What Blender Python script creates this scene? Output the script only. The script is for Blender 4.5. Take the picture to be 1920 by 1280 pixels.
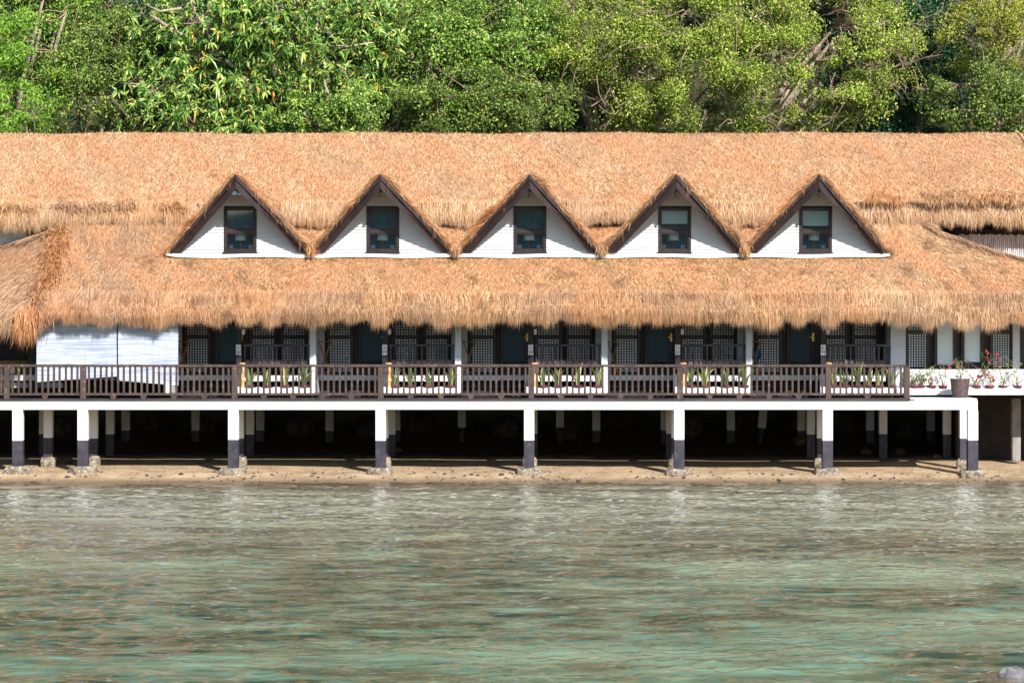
import bpy, math, random
import numpy as np
from mathutils import Vector

random.seed(11)
RNG = np.random.default_rng(11)
for _o in list(bpy.data.objects):
    bpy.data.objects.remove(_o)
SC = bpy.context.scene
COL = SC.collection

# ------------------------------------------------------------------ camera, sky, sun, exposure
CAM_Z, CAM_D, FPX = 4.3, 85.0, 5440.0
cam = bpy.data.cameras.new('camera'); cam_o = bpy.data.objects.new('camera', cam); COL.objects.link(cam_o)
cam_o.location = (0, -CAM_D, CAM_Z); cam_o.rotation_euler = (math.radians(90), 0, 0)
cam.sensor_width = 36; cam.lens = FPX / 1920 * 36
cam.shift_x = -40 / 1920; cam.shift_y = -15 / 1920
cam.clip_start = 1; cam.clip_end = 3000
SC.camera = cam_o

SUN_DIR = Vector((0.66, -1.28, 1.0)).normalized()      # towards the sun
sun_el = math.asin(SUN_DIR.z); sun_az = math.atan2(SUN_DIR.x, SUN_DIR.y)
world = bpy.data.worlds.new('World'); SC.world = world; world.use_nodes = True
wn = world.node_tree.nodes; wl = world.node_tree.links
bg = wn['Background']; sky = wn.new('ShaderNodeTexSky'); sky.sky_type = 'NISHITA'
sky.sun_disc = False; sky.sun_elevation = sun_el; sky.sun_rotation = sun_az
sky.air_density = 1.0; sky.dust_density = 0.4; sky.ozone_density = 1.0
wl.new(sky.outputs[0], bg.inputs[0]); bg.inputs[1].default_value = 0.10
sun = bpy.data.lights.new('sun', 'SUN'); sun.energy = 5.0; sun.angle = math.radians(0.5); sun.color = (1.0, 0.955, 0.89)
sun_o = bpy.data.objects.new('sun', sun); COL.objects.link(sun_o)
sun_o.rotation_euler = SUN_DIR.to_track_quat('Z', 'Y').to_euler(); sun_o.location = (30, -40, 60)
SC.view_settings.view_transform = 'Standard'; SC.view_settings.look = 'None'
SC.view_settings.exposure = 0.66; SC.view_settings.gamma = 1.0
SC.render.engine = 'CYCLES'
SC.cycles.max_bounces = 5; SC.cycles.diffuse_bounces = 2; SC.cycles.glossy_bounces = 2
SC.cycles.transparent_max_bounces = 8; SC.cycles.transmission_bounces = 4
SC.cycles.caustics_reflective = False; SC.cycles.caustics_refractive = False
SC.cycles.use_denoising = True
SC.cycles.use_adaptive_sampling = True; SC.cycles.adaptive_threshold = 0.02
SC.cycles.sample_clamp_indirect = 6


def pt(px, py, Y):
    """a pixel of the 1920 px photograph at depth Y -> world point (used to measure sizes)"""
    k = (CAM_D + Y) / FPX
    return Vector(((px - 1000) * k, Y, CAM_Z - (py - 625) * k))


def X_(px, Y): return (px - 1000) * (CAM_D + Y) / FPX
def Z_(py, Y): return CAM_Z - (py - 625) * (CAM_D + Y) / FPX


# ------------------------------------------------------------------ object helpers
WPOS = {}


def tag(o, label=None, cat=None, group=None, kind=None):
    if label: o['label'] = label
    if cat: o['category'] = cat
    if group: o['group'] = group
    if kind: o['kind'] = kind
    return o


def thing(name, loc, label, cat, group=None):
    o = bpy.data.objects.new(name, None); COL.objects.link(o)
    o.location = loc; WPOS[o.name] = Vector(loc); o.empty_display_size = 0.2
    return tag(o, label, cat, group)


def link(name, me, origin, parent=None, kind=None):
    o = bpy.data.objects.new(name, me); COL.objects.link(o)
    origin = Vector(origin); WPOS[o.name] = origin
    if parent is not None:
        o.parent = parent; o.location = origin - WPOS[parent.name]
    else:
        o.location = origin
    if kind: o['kind'] = kind
    return o


def np_mesh(name, V, F, origin, mat, smooth=False, sizes=None):
    """V (n,3) world verts; F: (m,k) index array or flat loops with sizes"""
    me = bpy.data.meshes.new(name)
    V = np.asarray(V, dtype=np.float32) - np.asarray(origin, dtype=np.float32)
    if sizes is None:
        F = np.asarray(F, dtype=np.int32); sizes = np.full(len(F), F.shape[1], dtype=np.int32); F = F.ravel()
    else:
        F = np.asarray(F, dtype=np.int32); sizes = np.asarray(sizes, dtype=np.int32)
    me.vertices.add(len(V)); me.vertices.foreach_set('co', V.ravel())
    me.loops.add(len(F)); me.loops.foreach_set('vertex_index', F)
    me.polygons.add(len(sizes))
    starts = np.concatenate([[0], np.cumsum(sizes)[:-1]]).astype(np.int32)
    me.polygons.foreach_set('loop_start', starts)
    me.polygons.foreach_set('use_smooth', np.full(len(sizes), bool(smooth)))
    me.update(calc_edges=True)
    if mat is not None: me.materials.append(mat)
    return me


class MB:
    def __init__(s): s.v = []; s.f = []

    def add(s, vs, fs):
        b = len(s.v); s.v += [tuple(x) for x in vs]; s.f += [tuple(b + i for i in f) for f in fs]; return s

    def box(s, x0, x1, y0, y1, z0, z1):
        return s.add([(x0, y0, z0), (x1, y0, z0), (x1, y1, z0), (x0, y1, z0), (x0, y0, z1), (x1, y0, z1), (x1, y1, z1), (x0, y1, z1)],
                     [(0, 3, 2, 1), (4, 5, 6, 7), (0, 1, 5, 4), (1, 2, 6, 5), (2, 3, 7, 6), (3, 0, 4, 7)])

    def bbox(s, x0, x1, y0, y1, z0, z1, b=0.008):
        """box with chamfered vertical edges and top/bottom edges (24 corners -> simple chamfer ring)"""
        x0, x1 = min(x0, x1), max(x0, x1)
        b = min(b, (x1 - x0) / 3, (y1 - y0) / 3, (z1 - z0) / 3)
        def ring(d, z):
            return [(x0 + d, y0 + b, z), (x0 + b, y0 + d, z), (x1 - b, y0 + d, z), (x1 - d, y0 + b, z), (x1 - d, y1 - b, z), (x1 - b, y1 - d, z), (x0 + b, y1 - d, z), (x0 + d, y1 - b, z)]
        R = [ring(b * .8, z0), ring(0, z0 + b), ring(0, z1 - b), ring(b * .8, z1)]
        vs = sum(R, []); fs = []
        for k in range(3):
            for i in range(8):
                j = (i + 1) % 8; fs.append((k * 8 + i, k * 8 + j, k * 8 + 8 + j, k * 8 + 8 + i))
        fs.append(tuple(range(7, -1, -1))); fs.append(tuple(range(24, 32)))
        return s.add(vs, fs)

    def bar(s, p, q, w, h, up=(0, 0, 1)):
        p = Vector(p); q = Vector(q); d = (q - p).normalized(); u = Vector(up)
        a = d.cross(u)
        if a.length < 1e-4: a = d.cross(Vector((1, 0, 0)))
        a.normalize(); b = a.cross(d).normalized()
        a *= w / 2; b *= h / 2
        vs = [p - a - b, p + a - b, p + a + b, p - a + b, q - a - b, q + a - b, q + a + b, q - a + b]
        return s.add(vs, [(0, 3, 2, 1), (4, 5, 6, 7), (0, 1, 5, 4), (1, 2, 6, 5), (2, 3, 7, 6), (3, 0, 4, 7)])

    def tube(s, pts, rad, n=7, cap=True):
        P = [Vector(p) for p in pts]; vs = []; fs = []
        if not hasattr(rad, '__len__'): rad = [rad] * len(P)
        ref = Vector((0.31, 0.2, 0.93))
        for i, p in enumerate(P):
            d = (P[min(i + 1, len(P) - 1)] - P[max(i - 1, 0)]).normalized()
            a = d.cross(ref)
            if a.length < .05: a = d.cross(Vector((1, 0, 0)))
            a.normalize(); b = d.cross(a)
            for k in range(n):
                t = 2 * math.pi * k / n
                vs.append(p + (a * math.cos(t) + b * math.sin(t)) * rad[i])
        for i in range(len(P) - 1):
            for k in range(n):
                j = (k + 1) % n
                fs.append((i * n + k, i * n + j, i * n + n + j, i * n + n + k))
        if cap:
            fs.append(tuple(range(n - 1, -1, -1))); fs.append(tuple(range((len(P) - 1) * n, len(P) * n)))
        return s.add(vs, fs)

    def lathe(s, c, prof, n=14):
        """prof: list of (r, z) from bottom to top around vertical axis at c=(x,y,z)"""
        vs = []; fs = []
        for r, z in prof:
            for k in range(n):
                t = 2 * math.pi * k / n
                vs.append((c[0] + r * math.cos(t), c[1] + r * math.sin(t), c[2] + z))
        for i in range(len(prof) - 1):
            for k in range(n):
                j = (k + 1) % n
                fs.append((i * n + k, i * n + j, i * n + n + j, i * n + n + k))
        fs.append(tuple(range(n - 1, -1, -1))); fs.append(tuple(range((len(prof) - 1) * n, len(prof) * n)))
        return s.add(vs, fs)

    def siding(s, x0, x1, y0, y1, z0, z1, h=0.088, lip=0.014):
        n = max(1, round((z1 - z0) / h)); h = (z1 - z0) / n
        for i in range(n):
            a, b = z0 + i * h, z0 + (i + 1) * h
            l = lip
            s.add([(x0 - l, y0 - l, a), (x1 + l, y0 - l, a), (x1 + l, y1 + l, a), (x0 - l, y1 + l, a), (x0, y0, b), (x1, y0, b), (x1, y1, b), (x0, y1, b)],
                  [(0, 3, 2, 1), (4, 5, 6, 7), (0, 1, 5, 4), (1, 2, 6, 5), (2, 3, 7, 6), (3, 0, 4, 7)])
        return s

    def build(s, name, mat, parent=None, smooth=False, origin=None, kind=None):
        V = np.array(s.v, dtype=np.float32)
        if origin is None:
            lo = V.min(0); hi = V.max(0); origin = ((lo[0] + hi[0]) / 2, (lo[1] + hi[1]) / 2, lo[2])
        sizes = [len(f) for f in s.f]; loops = [i for f in s.f for i in f]
        me = np_mesh(name, V, loops, origin, mat, smooth, sizes)
        return link(name, me, origin, parent, kind)


def inst(src, name, origin, parent=None, rot=None, scale=None):
    o = link(name, src.data, origin, parent)
    if rot: o.rotation_euler = rot
    if scale: o.scale = scale
    return o


# ------------------------------------------------------------------ materials
def new_mat(name):
    m = bpy.data.materials.new(name); m.use_nodes = True
    nt = m.node_tree; return m, nt.nodes, nt.links, nt.nodes['Principled BSDF']


def lin(r, g, b):
    f = lambda c: (c / 255 / 12.92) if c / 255 <= 0.04045 else ((c / 255 + 0.055) / 1.055) ** 2.4
    return (f(r), f(g), f(b))


def pm(name, c1, c2=None, rough=0.75, scale=3.0, stretch=(1, 1, 1), bump=0.0, bscale=30.0, spec=0.3, ramp=(0.35, 0.65), detail=5, coat=0, dirt=None):
    """procedural two-tone surface: stretched noise between two colours, fine noise bump, optional dirt colour in patches"""
    m, N, L, P = new_mat(name)
    c2 = c2 or tuple(min(1, x * 0.78) for x in c1)
    geo = N.new('ShaderNodeNewGeometry'); mp = N.new('ShaderNodeMapping'); mp.inputs['Scale'].default_value = stretch
    L.new(geo.outputs['Position'], mp.inputs['Vector'])
    nz = N.new('ShaderNodeTexNoise'); nz.inputs['Scale'].default_value = scale; nz.inputs['Detail'].default_value = detail
    L.new(mp.outputs[0], nz.inputs['Vector'])
    cr = N.new('ShaderNodeValToRGB'); cr.color_ramp.elements[0].position = ramp[0]; cr.color_ramp.elements[1].position = ramp[1]
    cr.color_ramp.elements[0].color = (*c1, 1); cr.color_ramp.elements[1].color = (*c2, 1)
    L.new(nz.outputs['Fac'], cr.inputs['Fac']); out = cr.outputs['Color']
    if dirt:
        n2 = N.new('ShaderNodeTexNoise'); n2.inputs['Scale'].default_value = dirt[1]; n2.inputs['Detail'].default_value = 8
        mp2 = N.new('ShaderNodeMapping'); mp2.inputs['Scale'].default_value = dirt[4] if len(dirt) > 4 else (1, 1, 1)
        L.new(geo.outputs['Position'], mp2.inputs['Vector']); L.new(mp2.outputs[0], n2.inputs['Vector'])
        r2 = N.new('ShaderNodeMapRange'); r2.inputs[1].default_value = dirt[2]; r2.inputs[2].default_value = dirt[2] + 0.14; r2.inputs[4].default_value = dirt[3]
        L.new(n2.outputs['Fac'], r2.inputs[0])
        mx = N.new('ShaderNodeMix'); mx.data_type = 'RGBA'; mx.inputs['B'].default_value = (*dirt[0], 1)
        L.new(r2.outputs[0], mx.inputs['Factor']); L.new(out, mx.inputs['A']); out = mx.outputs['Result']
    L.new(out, P.inputs['Base Color'])
    P.inputs['Roughness'].default_value = rough; P.inputs['Specular IOR Level'].default_value = spec
    if bump:
        nb = N.new('ShaderNodeTexNoise'); nb.inputs['Scale'].default_value = bscale; nb.inputs['Detail'].default_value = 4
        L.new(mp.outputs[0], nb.inputs['Vector'])
        b = N.new('ShaderNodeBump'); b.inputs['Strength'].default_value = bump; b.inputs['Distance'].default_value = 0.02
        L.new(nb.outputs['Fac'], b.inputs['Height']); L.new(b.outputs[0], P.inputs['Normal'])
    return m


def island_mat(name, stops, patch=None, patch_scale=0.5, rough=0.8, spec=0.2, transl=0.0, patch_amt=0.6, pstretch=(1, 1, 1), zones=None):
    """colour picked per island (straw, leaf) from a ramp, blended to a patch colour by broad noise"""
    m, N, L, P = new_mat(name)
    geo = N.new('ShaderNodeNewGeometry')
    cr = N.new('ShaderNodeValToRGB'); E = cr.color_ramp.elements
    while len(E) < len(stops): E.new(0.5)
    for e, (p, c) in zip(E, stops): e.position = p; e.color = (*c, 1)
    L.new(geo.outputs['Random Per Island'], cr.inputs['Fac']); out = cr.outputs['Color']
    if patch:
        for k, pc in enumerate(patch):
            mp = N.new('ShaderNodeMapping'); mp.inputs['Scale'].default_value = pstretch; mp.inputs['Location'].default_value = (k * 13.1, k * 5, 0)
            L.new(geo.outputs['Position'], mp.inputs['Vector'])
            nz = N.new('ShaderNodeTexNoise'); nz.inputs['Scale'].default_value = patch_scale; nz.inputs['Detail'].default_value = 5
            L.new(mp.outputs[0], nz.inputs['Vector'])
            mr = N.new('ShaderNodeMapRange'); mr.inputs[1].default_value = 0.46; mr.inputs[2].default_value = 0.66; mr.inputs[4].default_value = patch_amt
            L.new(nz.outputs['Fac'], mr.inputs[0])
            mx = N.new('ShaderNodeMix'); mx.data_type = 'RGBA'; mx.inputs['B'].default_value = (*pc, 1)
            L.new(mr.outputs[0], mx.inputs['Factor']); L.new(out, mx.inputs['A']); out = mx.outputs['Result']
    L.new(out, P.inputs['Base Color']); P.inputs['Roughness'].default_value = rough; P.inputs['Specular IOR Level'].default_value = spec
    if transl:
        tr = N.new('ShaderNodeBsdfTranslucent'); L.new(out, tr.inputs['Color'])
        ms = N.new('ShaderNodeMixShader'); ms.inputs[0].default_value = transl
        o = N['Material Output']; L.new(P.outputs[0], ms.inputs[1]); L.new(tr.outputs[0], ms.inputs[2]); L.new(ms.outputs[0], o.inputs['Surface'])
    return m


M = {}
M['white'] = pm('white_paint', (0.80, 0.80, 0.80), (0.74, 0.75, 0.76), rough=0.6, scale=1.2, bump=0.12, bscale=22, dirt=((0.46, 0.43, 0.38), 2.2, 0.60, 0.6, (1, 1, 0.35)))
M['siding'] = pm('white_siding_paint', (0.70, 0.71, 0.74), (0.64, 0.66, 0.70), rough=0.5, scale=2.0, stretch=(0.4, 1, 3), bump=0.08, bscale=26)
M['piling_black'] = pm('black_tar_paint', lin(66, 62, 72), lin(44, 42, 52), rough=0.55, scale=4, bump=0.3, bscale=18, dirt=(lin(150, 148, 150), 9, 0.66, 0.6))
M['footing'] = pm('barnacled_concrete', lin(150, 138, 122), lin(96, 88, 76), rough=0.95, scale=9, bump=1.0, bscale=30, dirt=(lin(205, 198, 188), 16, 0.56, 0.75))
M['rail'] = pm('weathered_brown_wood', lin(82, 67, 62), lin(60, 49, 46), rough=0.6, scale=5, stretch=(1, 1, 0.25), bump=0.25, bscale=60, dirt=(lin(140, 118, 102), 7, 0.6, 0.6))
M['deckwood'] = pm('dark_deck_timber', lin(74, 64, 66), lin(52, 45, 47), rough=0.65, scale=3, stretch=(0.3, 1, 1), bump=0.3, bscale=40)
M['fascia'] = pm('dark_brown_fascia', lin(58, 45, 45), lin(44, 34, 35), rough=0.55, scale=4, stretch=(1, 1, 0.5), bump=0.2, bscale=50, dirt=(lin(96, 80, 74), 8, 0.66, 0.5))
M['frame'] = pm('espresso_window_frame', lin(48, 36, 35), lin(36, 27, 28), rough=0.5, scale=4, bump=0.15, bscale=50)
M['darkwall'] = pm('dark_timber_wall', lin(44, 36, 38), lin(30, 25, 28), rough=0.6, scale=3, stretch=(2, 2, 0.4), bump=0.2, bscale=40)
M['capiz'] = pm('capiz_shell_panes', (0.80, 0.86, 0.90), (0.62, 0.72, 0.78), rough=0.35, scale=14, spec=0.5)
M['blind'] = pm('bleached_bamboo_blind', lin(206, 211, 220), lin(148, 162, 190), rough=0.7, scale=2.2, stretch=(0.6, 0.6, 26), ramp=(0.4, 0.66), bump=0.3, bscale=6)
M['pot'] = pm('maroon_plastic', lin(112, 52, 62), lin(88, 40, 50), rough=0.5, scale=5)
M['urn'] = pm('brown_woven_urn', lin(98, 78, 78), lin(70, 54, 56), rough=0.6, scale=14, bump=0.6, bscale=50)
M['soil'] = pm('dark_soil', lin(54, 42, 34), rough=0.95)
M['bamboo'] = pm('golden_bamboo', lin(214, 172, 116), lin(176, 130, 80), rough=0.45, scale=5, stretch=(4, 4, 0.5))
M['standwood'] = pm('oiled_folding_wood', lin(150, 104, 70), lin(116, 78, 52), rough=0.5, scale=6, stretch=(1, 1, 0.3))
M['olive'] = pm('olive_canvas', lin(120, 112, 52), lin(96, 88, 40), rough=0.9)
M['cushion'] = pm('mauve_brown_cushion', lin(158, 136, 136), lin(136, 116, 118), rough=0.9, scale=6, bump=0.2)
M['bench'] = pm('dark_bench_timber', lin(88, 78, 80), lin(68, 60, 64), rough=0.55, scale=6, stretch=(1, 1, .3))
M['brass'] = pm('aged_brass', lin(222, 178, 92), lin(180, 138, 62), rough=0.35, spec=0.5)
M['brass'].node_tree.nodes['Principled BSDF'].inputs['Metallic'].default_value = 0.7
M['plate'] = pm('enamel_plate', (0.82, 0.82, 0.82), (0.77, 0.77, 0.78), rough=0.35)
M['ink'] = pm('black_ink', (0.015, 0.015, 0.018), rough=0.6)
M['greyink'] = pm('pale_grey_ink', (0.5, 0.52, 0.54), rough=0.6)
M['lampshade'] = pm('linen_lampshade', (0.90, 0.91, 0.88), (0.86, 0.87, 0.84), rough=0.9, scale=20)
M['roomwall'] = pm('dim_teal_room', lin(104, 138, 152), lin(84, 116, 132), rough=0.9)
M['orange'] = pm('amber_turned_wood', lin(206, 142, 72), lin(180, 116, 56), rough=0.5)
M['wicker'] = pm('tan_wicker', lin(176, 132, 84), lin(140, 100, 60), rough=0.8, scale=26, bump=0.5, bscale=60)
M['metal'] = pm('slate_grey_metal', lin(84, 92, 104), lin(64, 72, 84), rough=0.45)
M['bluefloat'] = pm('blue_cloth', lin(36, 92, 140), lin(26, 70, 112), rough=0.8)
M['bark'] = pm('grey_brown_bark', lin(186, 170, 150), lin(132, 116, 100), rough=0.9, scale=5, stretch=(1, 1, 0.4), bump=0.7, bscale=20)
M['twig'] = pm('pale_twig_bark', lin(164, 142, 122), lin(118, 98, 84), rough=0.9, scale=3)
M['rock'] = pm('grey_limestone', lin(152, 150, 152), lin(96, 94, 98), rough=0.9, scale=3, bump=0.8, bscale=14)
M['darkrock'] = pm('dark_shore_stone', lin(92, 84, 72), lin(58, 52, 46), rough=0.95, scale=4, bump=0.8, bscale=14, dirt=(lin(70, 78, 44), 3, 0.55, 0.6))
M['porchfloor'] = pm('white_slab_edge', (0.76, 0.77, 0.79), (0.68, 0.70, 0.73), rough=0.7, scale=3)
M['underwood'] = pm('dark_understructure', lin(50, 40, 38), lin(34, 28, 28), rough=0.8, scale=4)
M['whitebamboo'] = pm('whitewashed_bamboo', lin(226, 220, 220), lin(168, 152, 148), rough=0.7, scale=4, stretch=(9, 1, 0.6))
M['paleblind'] = pm('pale_roller_blind', (0.76, 0.84, 0.87), (0.70, 0.79, 0.83), rough=0.25, scale=1.5, spec=0.5)
M['bract_red'] = pm('red_bracts', (0.55, 0.03, 0.05), (0.45, 0.05, 0.04), rough=0.6)
M['bract_pink'] = pm('magenta_bracts', (0.55, 0.03, 0.22), (0.42, 0.02, 0.16), rough=0.6)

# thatch: straw colours, weathered patches
STRAW = [(0.0, lin(132, 92, 64)), (0.14, lin(190, 146, 104)), (0.6, lin(216, 176, 134)), (0.88, lin(232, 200, 162)), (1.0, lin(246, 226, 204))]
M['straw'] = island_mat('thatch_straw', STRAW, patch=[lin(204, 150, 110), lin(192, 162, 136)], patch_scale=0.45, patch_amt=0.5, rough=0.75, spec=0.25, transl=0.12)
STRAW2 = [(0.0, lin(112, 76, 50)), (0.2, lin(178, 130, 88)), (0.65, lin(206, 160, 116)), (1.0, lin(238, 204, 164))]
M['straw2'] = island_mat('weathered_thatch_straw', STRAW2, patch=[lin(200, 132, 84), lin(168, 138, 114)], patch_scale=0.5, patch_amt=0.6, rough=0.75, spec=0.25, transl=0.12)
STRAWG = [(0.0, lin(112, 84, 62)), (0.3, lin(172, 134, 102)), (0.7, lin(196, 160, 128)), (1.0, lin(224, 196, 166))]
M['strawg'] = island_mat('grey_weathered_straw', STRAWG, patch=[lin(186, 150, 120)], patch_scale=0.5, patch_amt=0.5, rough=0.8, spec=0.2, transl=0.12)
def skirt_straw():
    m, N, L, P = new_mat('skirt_thatch_straw')
    geo = N.new('ShaderNodeNewGeometry'); sep = N.new('ShaderNodeSeparateXYZ'); L.new(geo.outputs['Position'], sep.inputs[0])
    def noise_(sc, loc=0):
        mp = N.new('ShaderNodeMapping'); mp.inputs['Location'].default_value = (loc, loc * .4, 0); L.new(geo.outputs['Position'], mp.inputs['Vector'])
        n = N.new('ShaderNodeTexNoise'); n.inputs['Scale'].default_value = sc; n.inputs['Detail'].default_value = 5; L.new(mp.outputs[0], n.inputs['Vector']); return n.outputs['Fac']
    def ramp_(st):
        cr = N.new('ShaderNodeValToRGB'); E = cr.color_ramp.elements
        while len(E) < len(st): E.new(.5)
        for e, (p, c) in zip(E, st): e.position = p; e.color = (*c, 1)
        L.new(geo.outputs['Random Per Island'], cr.inputs['Fac']); return cr.outputs[0]
    def mix_(f, a, b):
        mx = N.new('ShaderNodeMix'); mx.data_type = 'RGBA'; L.new(f, mx.inputs['Factor']); L.new(a, mx.inputs['A'])
        if isinstance(b, tuple): mx.inputs['B'].default_value = (*b, 1)
        else: L.new(b, mx.inputs['B'])
        return mx.outputs['Result']
    def grad(a, b, amp):
        w = N.new('ShaderNodeMath'); w.operation = 'MULTIPLY_ADD'; w.inputs[1].default_value = amp; L.new(noise_(.7, a), w.inputs[0]); L.new(sep.outputs['X'], w.inputs[2])
        r = N.new('ShaderNodeMapRange'); r.inputs[1].default_value = a + amp / 2; r.inputs[2].default_value = b + amp / 2; L.new(w.outputs[0], r.inputs[0]); return r.outputs[0]
    def rng_(f, a, b, d):
        r = N.new('ShaderNodeMapRange'); r.inputs[1].default_value = a; r.inputs[2].default_value = b; r.inputs[4].default_value = d; L.new(f, r.inputs[0]); return r.outputs[0]
    c = mix_(grad(-12.2, -8.6, 5.0), ramp_(STRAWG), ramp_(STRAW2)); c = mix_(grad(5.0, 11.5, 6.0), c, ramp_(STRAW))
    c = mix_(rng_(noise_(.5), .46, .66, .55), c, lin(196, 138, 98)); c = mix_(rng_(noise_(.6, 9), .48, .66, .6), c, lin(168, 138, 114)); c = mix_(rng_(noise_(1.6, 21), .56, .68, .5), c, lin(120, 82, 54))
    L.new(c, P.inputs['Base Color']); P.inputs['Roughness'].default_value = .75; P.inputs['Specular IOR Level'].default_value = .25
    tr = N.new('ShaderNodeBsdfTranslucent'); L.new(c, tr.inputs['Color']); ms = N.new('ShaderNodeMixShader'); ms.inputs[0].default_value = .12
    L.new(P.outputs[0], ms.inputs[1]); L.new(tr.outputs[0], ms.inputs[2]); L.new(ms.outputs[0], N['Material Output'].inputs['Surface'])
    return m
M['skirt'] = skirt_straw()
M['thatch'] = pm('thatch_body', lin(190, 142, 104), lin(134, 92, 62), rough=0.95, scale=7, stretch=(3, 1, 1), bump=1.0, bscale=28)  # body colour kept dark to stand for shadows between the straws

# glass
def dark_glass(name, base, wob=0.0):
    m, N, L, P = new_mat(name)
    P.inputs['Base Color'].default_value = (*base, 1); P.inputs['Roughness'].default_value = 0.03; P.inputs['Specular IOR Level'].default_value = 0.6
    if wob:
        geo = N.new('ShaderNodeNewGeometry'); nz = N.new('ShaderNodeTexNoise'); nz.inputs['Scale'].default_value = 2.2; nz.inputs['Detail'].default_value = 2
        b = N.new('ShaderNodeBump'); b.inputs['Strength'].default_value = wob; b.inputs['Distance'].default_value = 0.05
        L.new(geo.outputs['Position'], nz.inputs['Vector']); L.new(nz.outputs['Fac'], b.inputs['Height']); L.new(b.outputs[0], P.inputs['Normal'])
    return m
M['darkglass'] = dark_glass('dark_door_glass', (0.010, 0.034, 0.058), 0.05)
m, N, L, P = new_mat('clear_window_glass'); N.remove(P)
fr = N.new('ShaderNodeFresnel'); fr.inputs['IOR'].default_value = 1.6
tr = N.new('ShaderNodeBsdfTransparent'); tr.inputs['Color'].default_value = (0.90, 0.96, 0.97, 1)
gl = N.new('ShaderNodeBsdfGlossy'); gl.inputs['Roughness'].default_value = 0.02
ms = N.new('ShaderNodeMixShader'); L.new(fr.outputs[0], ms.inputs[0]); L.new(tr.outputs[0], ms.inputs[1]); L.new(gl.outputs[0], ms.inputs[2]); L.new(ms.outputs[0], N['Material Output'].inputs['Surface'])
M['glass'] = m

# ------------------------------------------------------------------ ground: sea bed and beach in one sheet, hillside behind
def vnoise(x, y, s, seed=0):
    """smooth value noise by summed sines"""
    r = np.random.default_rng(seed); o = np.zeros_like(x)
    for k in range(7):
        a = r.uniform(0, 2 * np.pi); f = s * r.uniform(0.6, 1.7); o = o + np.sin((x * np.cos(a) + y * np.sin(a)) * f + r.uniform(0, 6.28)) / 7 * 1.6
    return o


def grid_faces(nx, ny):
    i = np.arange(ny - 1)[:, None] * nx + np.arange(nx - 1)[None, :]
    return np.stack([i, i + 1, i + 1 + nx, i + nx], -1).reshape(-1, 4)


def bed_z(x, y):
    prof = np.interp(y, [-400, -70, -50, -30, -16, -8, -1.1, 0, 3, 6, 9, 11.5, 12.5], [-8, -3.2, -2.1, -1.0, -0.34, -0.13, 0.0, 0.2, 0.36, 0.52, 0.85, 1.7, 2.4])
    wet = np.clip((-1.5 - y) / 6, 0, 1)
    far = np.clip(1 - np.abs(x) / 120, 0, 1)
    return prof + far * (vnoise(x, y, 1.1, 5) * 0.03 + vnoise(x, y, 3.3, 6) * 0.008 + wet * vnoise(x * .5, y, 0.7, 8) * 0.07) - 0.003 * np.clip(x, -16, 16) * np.clip((y + 6) / 6, 0, 1)


def hill_z(x, y):
    prof = np.interp(y, [10.5, 12, 14, 20, 30, 45, 90, 200], [1.3, 2.3, 4.6, 11.0, 21.5, 34, 60, 80])
    return prof + vnoise(x, y, 0.35, 21) * 0.7 * np.clip((y - 11) / 5, 0, 1) + vnoise(x, y, 1.4, 22) * 0.18


def sheet(name, xs, ys, fz, mat):
    gx, gy = np.meshgrid(xs, ys); gz = fz(gx, gy)
    V = np.stack([gx, gy, gz], -1).reshape(-1, 3)
    me = np_mesh(name, V, grid_faces(len(xs), len(ys)), (0, 0, 0), mat, smooth=True)
    return link(name, me, (0, 0, 0), kind='structure')

# beach / bed material
m, N, L, P = new_mat('sand_and_seabed')
geo = N.new('ShaderNodeNewGeometry'); sep = N.new('ShaderNodeSeparateXYZ'); L.new(geo.outputs['Position'], sep.inputs[0])
def noise(scale, stretch=(1, 1, 1), detail=6, loc=(0, 0, 0)):
    mp = N.new('ShaderNodeMapping'); mp.inputs['Scale'].default_value = stretch; mp.inputs['Location'].default_value = loc
    L.new(geo.outputs['Position'], mp.inputs['Vector'])
    n = N.new('ShaderNodeTexNoise'); n.inputs['Scale'].default_value = scale; n.inputs['Detail'].default_value = detail; L.new(mp.outputs[0], n.inputs['Vector']); return n.outputs['Fac']
def ramp2(fac, p0, p1, c0, c1):
    r = N.new('ShaderNodeValToRGB'); r.color_ramp.elements[0].position = p0; r.color_ramp.elements[1].position = p1
    r.color_ramp.elements[0].color = (*c0, 1); r.color_ramp.elements[1].color = (*c1, 1); L.new(fac, r.inputs[0]); return r.outputs[0]
def mixc(f, a, b):
    mx = N.new('ShaderNodeMix'); mx.data_type = 'RGBA'; L.new(f, mx.inputs['Factor']); L.new(a, mx.inputs['A']); L.new(b, mx.inputs['B']); return mx.outputs['Result']
def mr(val, a, b, c=0.0, d=1.0):
    r = N.new('ShaderNodeMapRange'); r.inputs[1].default_value = a; r.inputs[2].default_value = b; r.inputs[3].default_value = c; r.inputs[4].default_value = d; L.new(val, r.inputs[0]); return r.outputs[0]
def mul(a, b):
    r = N.new('ShaderNodeMath'); r.operation = 'MULTIPLY'; L.new(a, r.inputs[0]); L.new(b, r.inputs[1]); return r.outputs[0]
dry = ramp2(noise(1.6), 0.35, 0.65, lin(184, 160, 130), lin(156, 134, 106))
wetz = mr(sep.outputs['Z'], 0.02, 0.13)
wet = ramp2(noise(3), 0.3, 0.7, lin(132, 112, 88), lin(110, 94, 74))
sandc = mixc(wetz, wet, dry)
speck = mr(noise(26, detail=3), 0.66, 0.72)
sandc = mixc(speck, sandc, ramp2(noise(4), 0.4, 0.6, lin(96, 78, 60), lin(60, 50, 40)))
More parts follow.
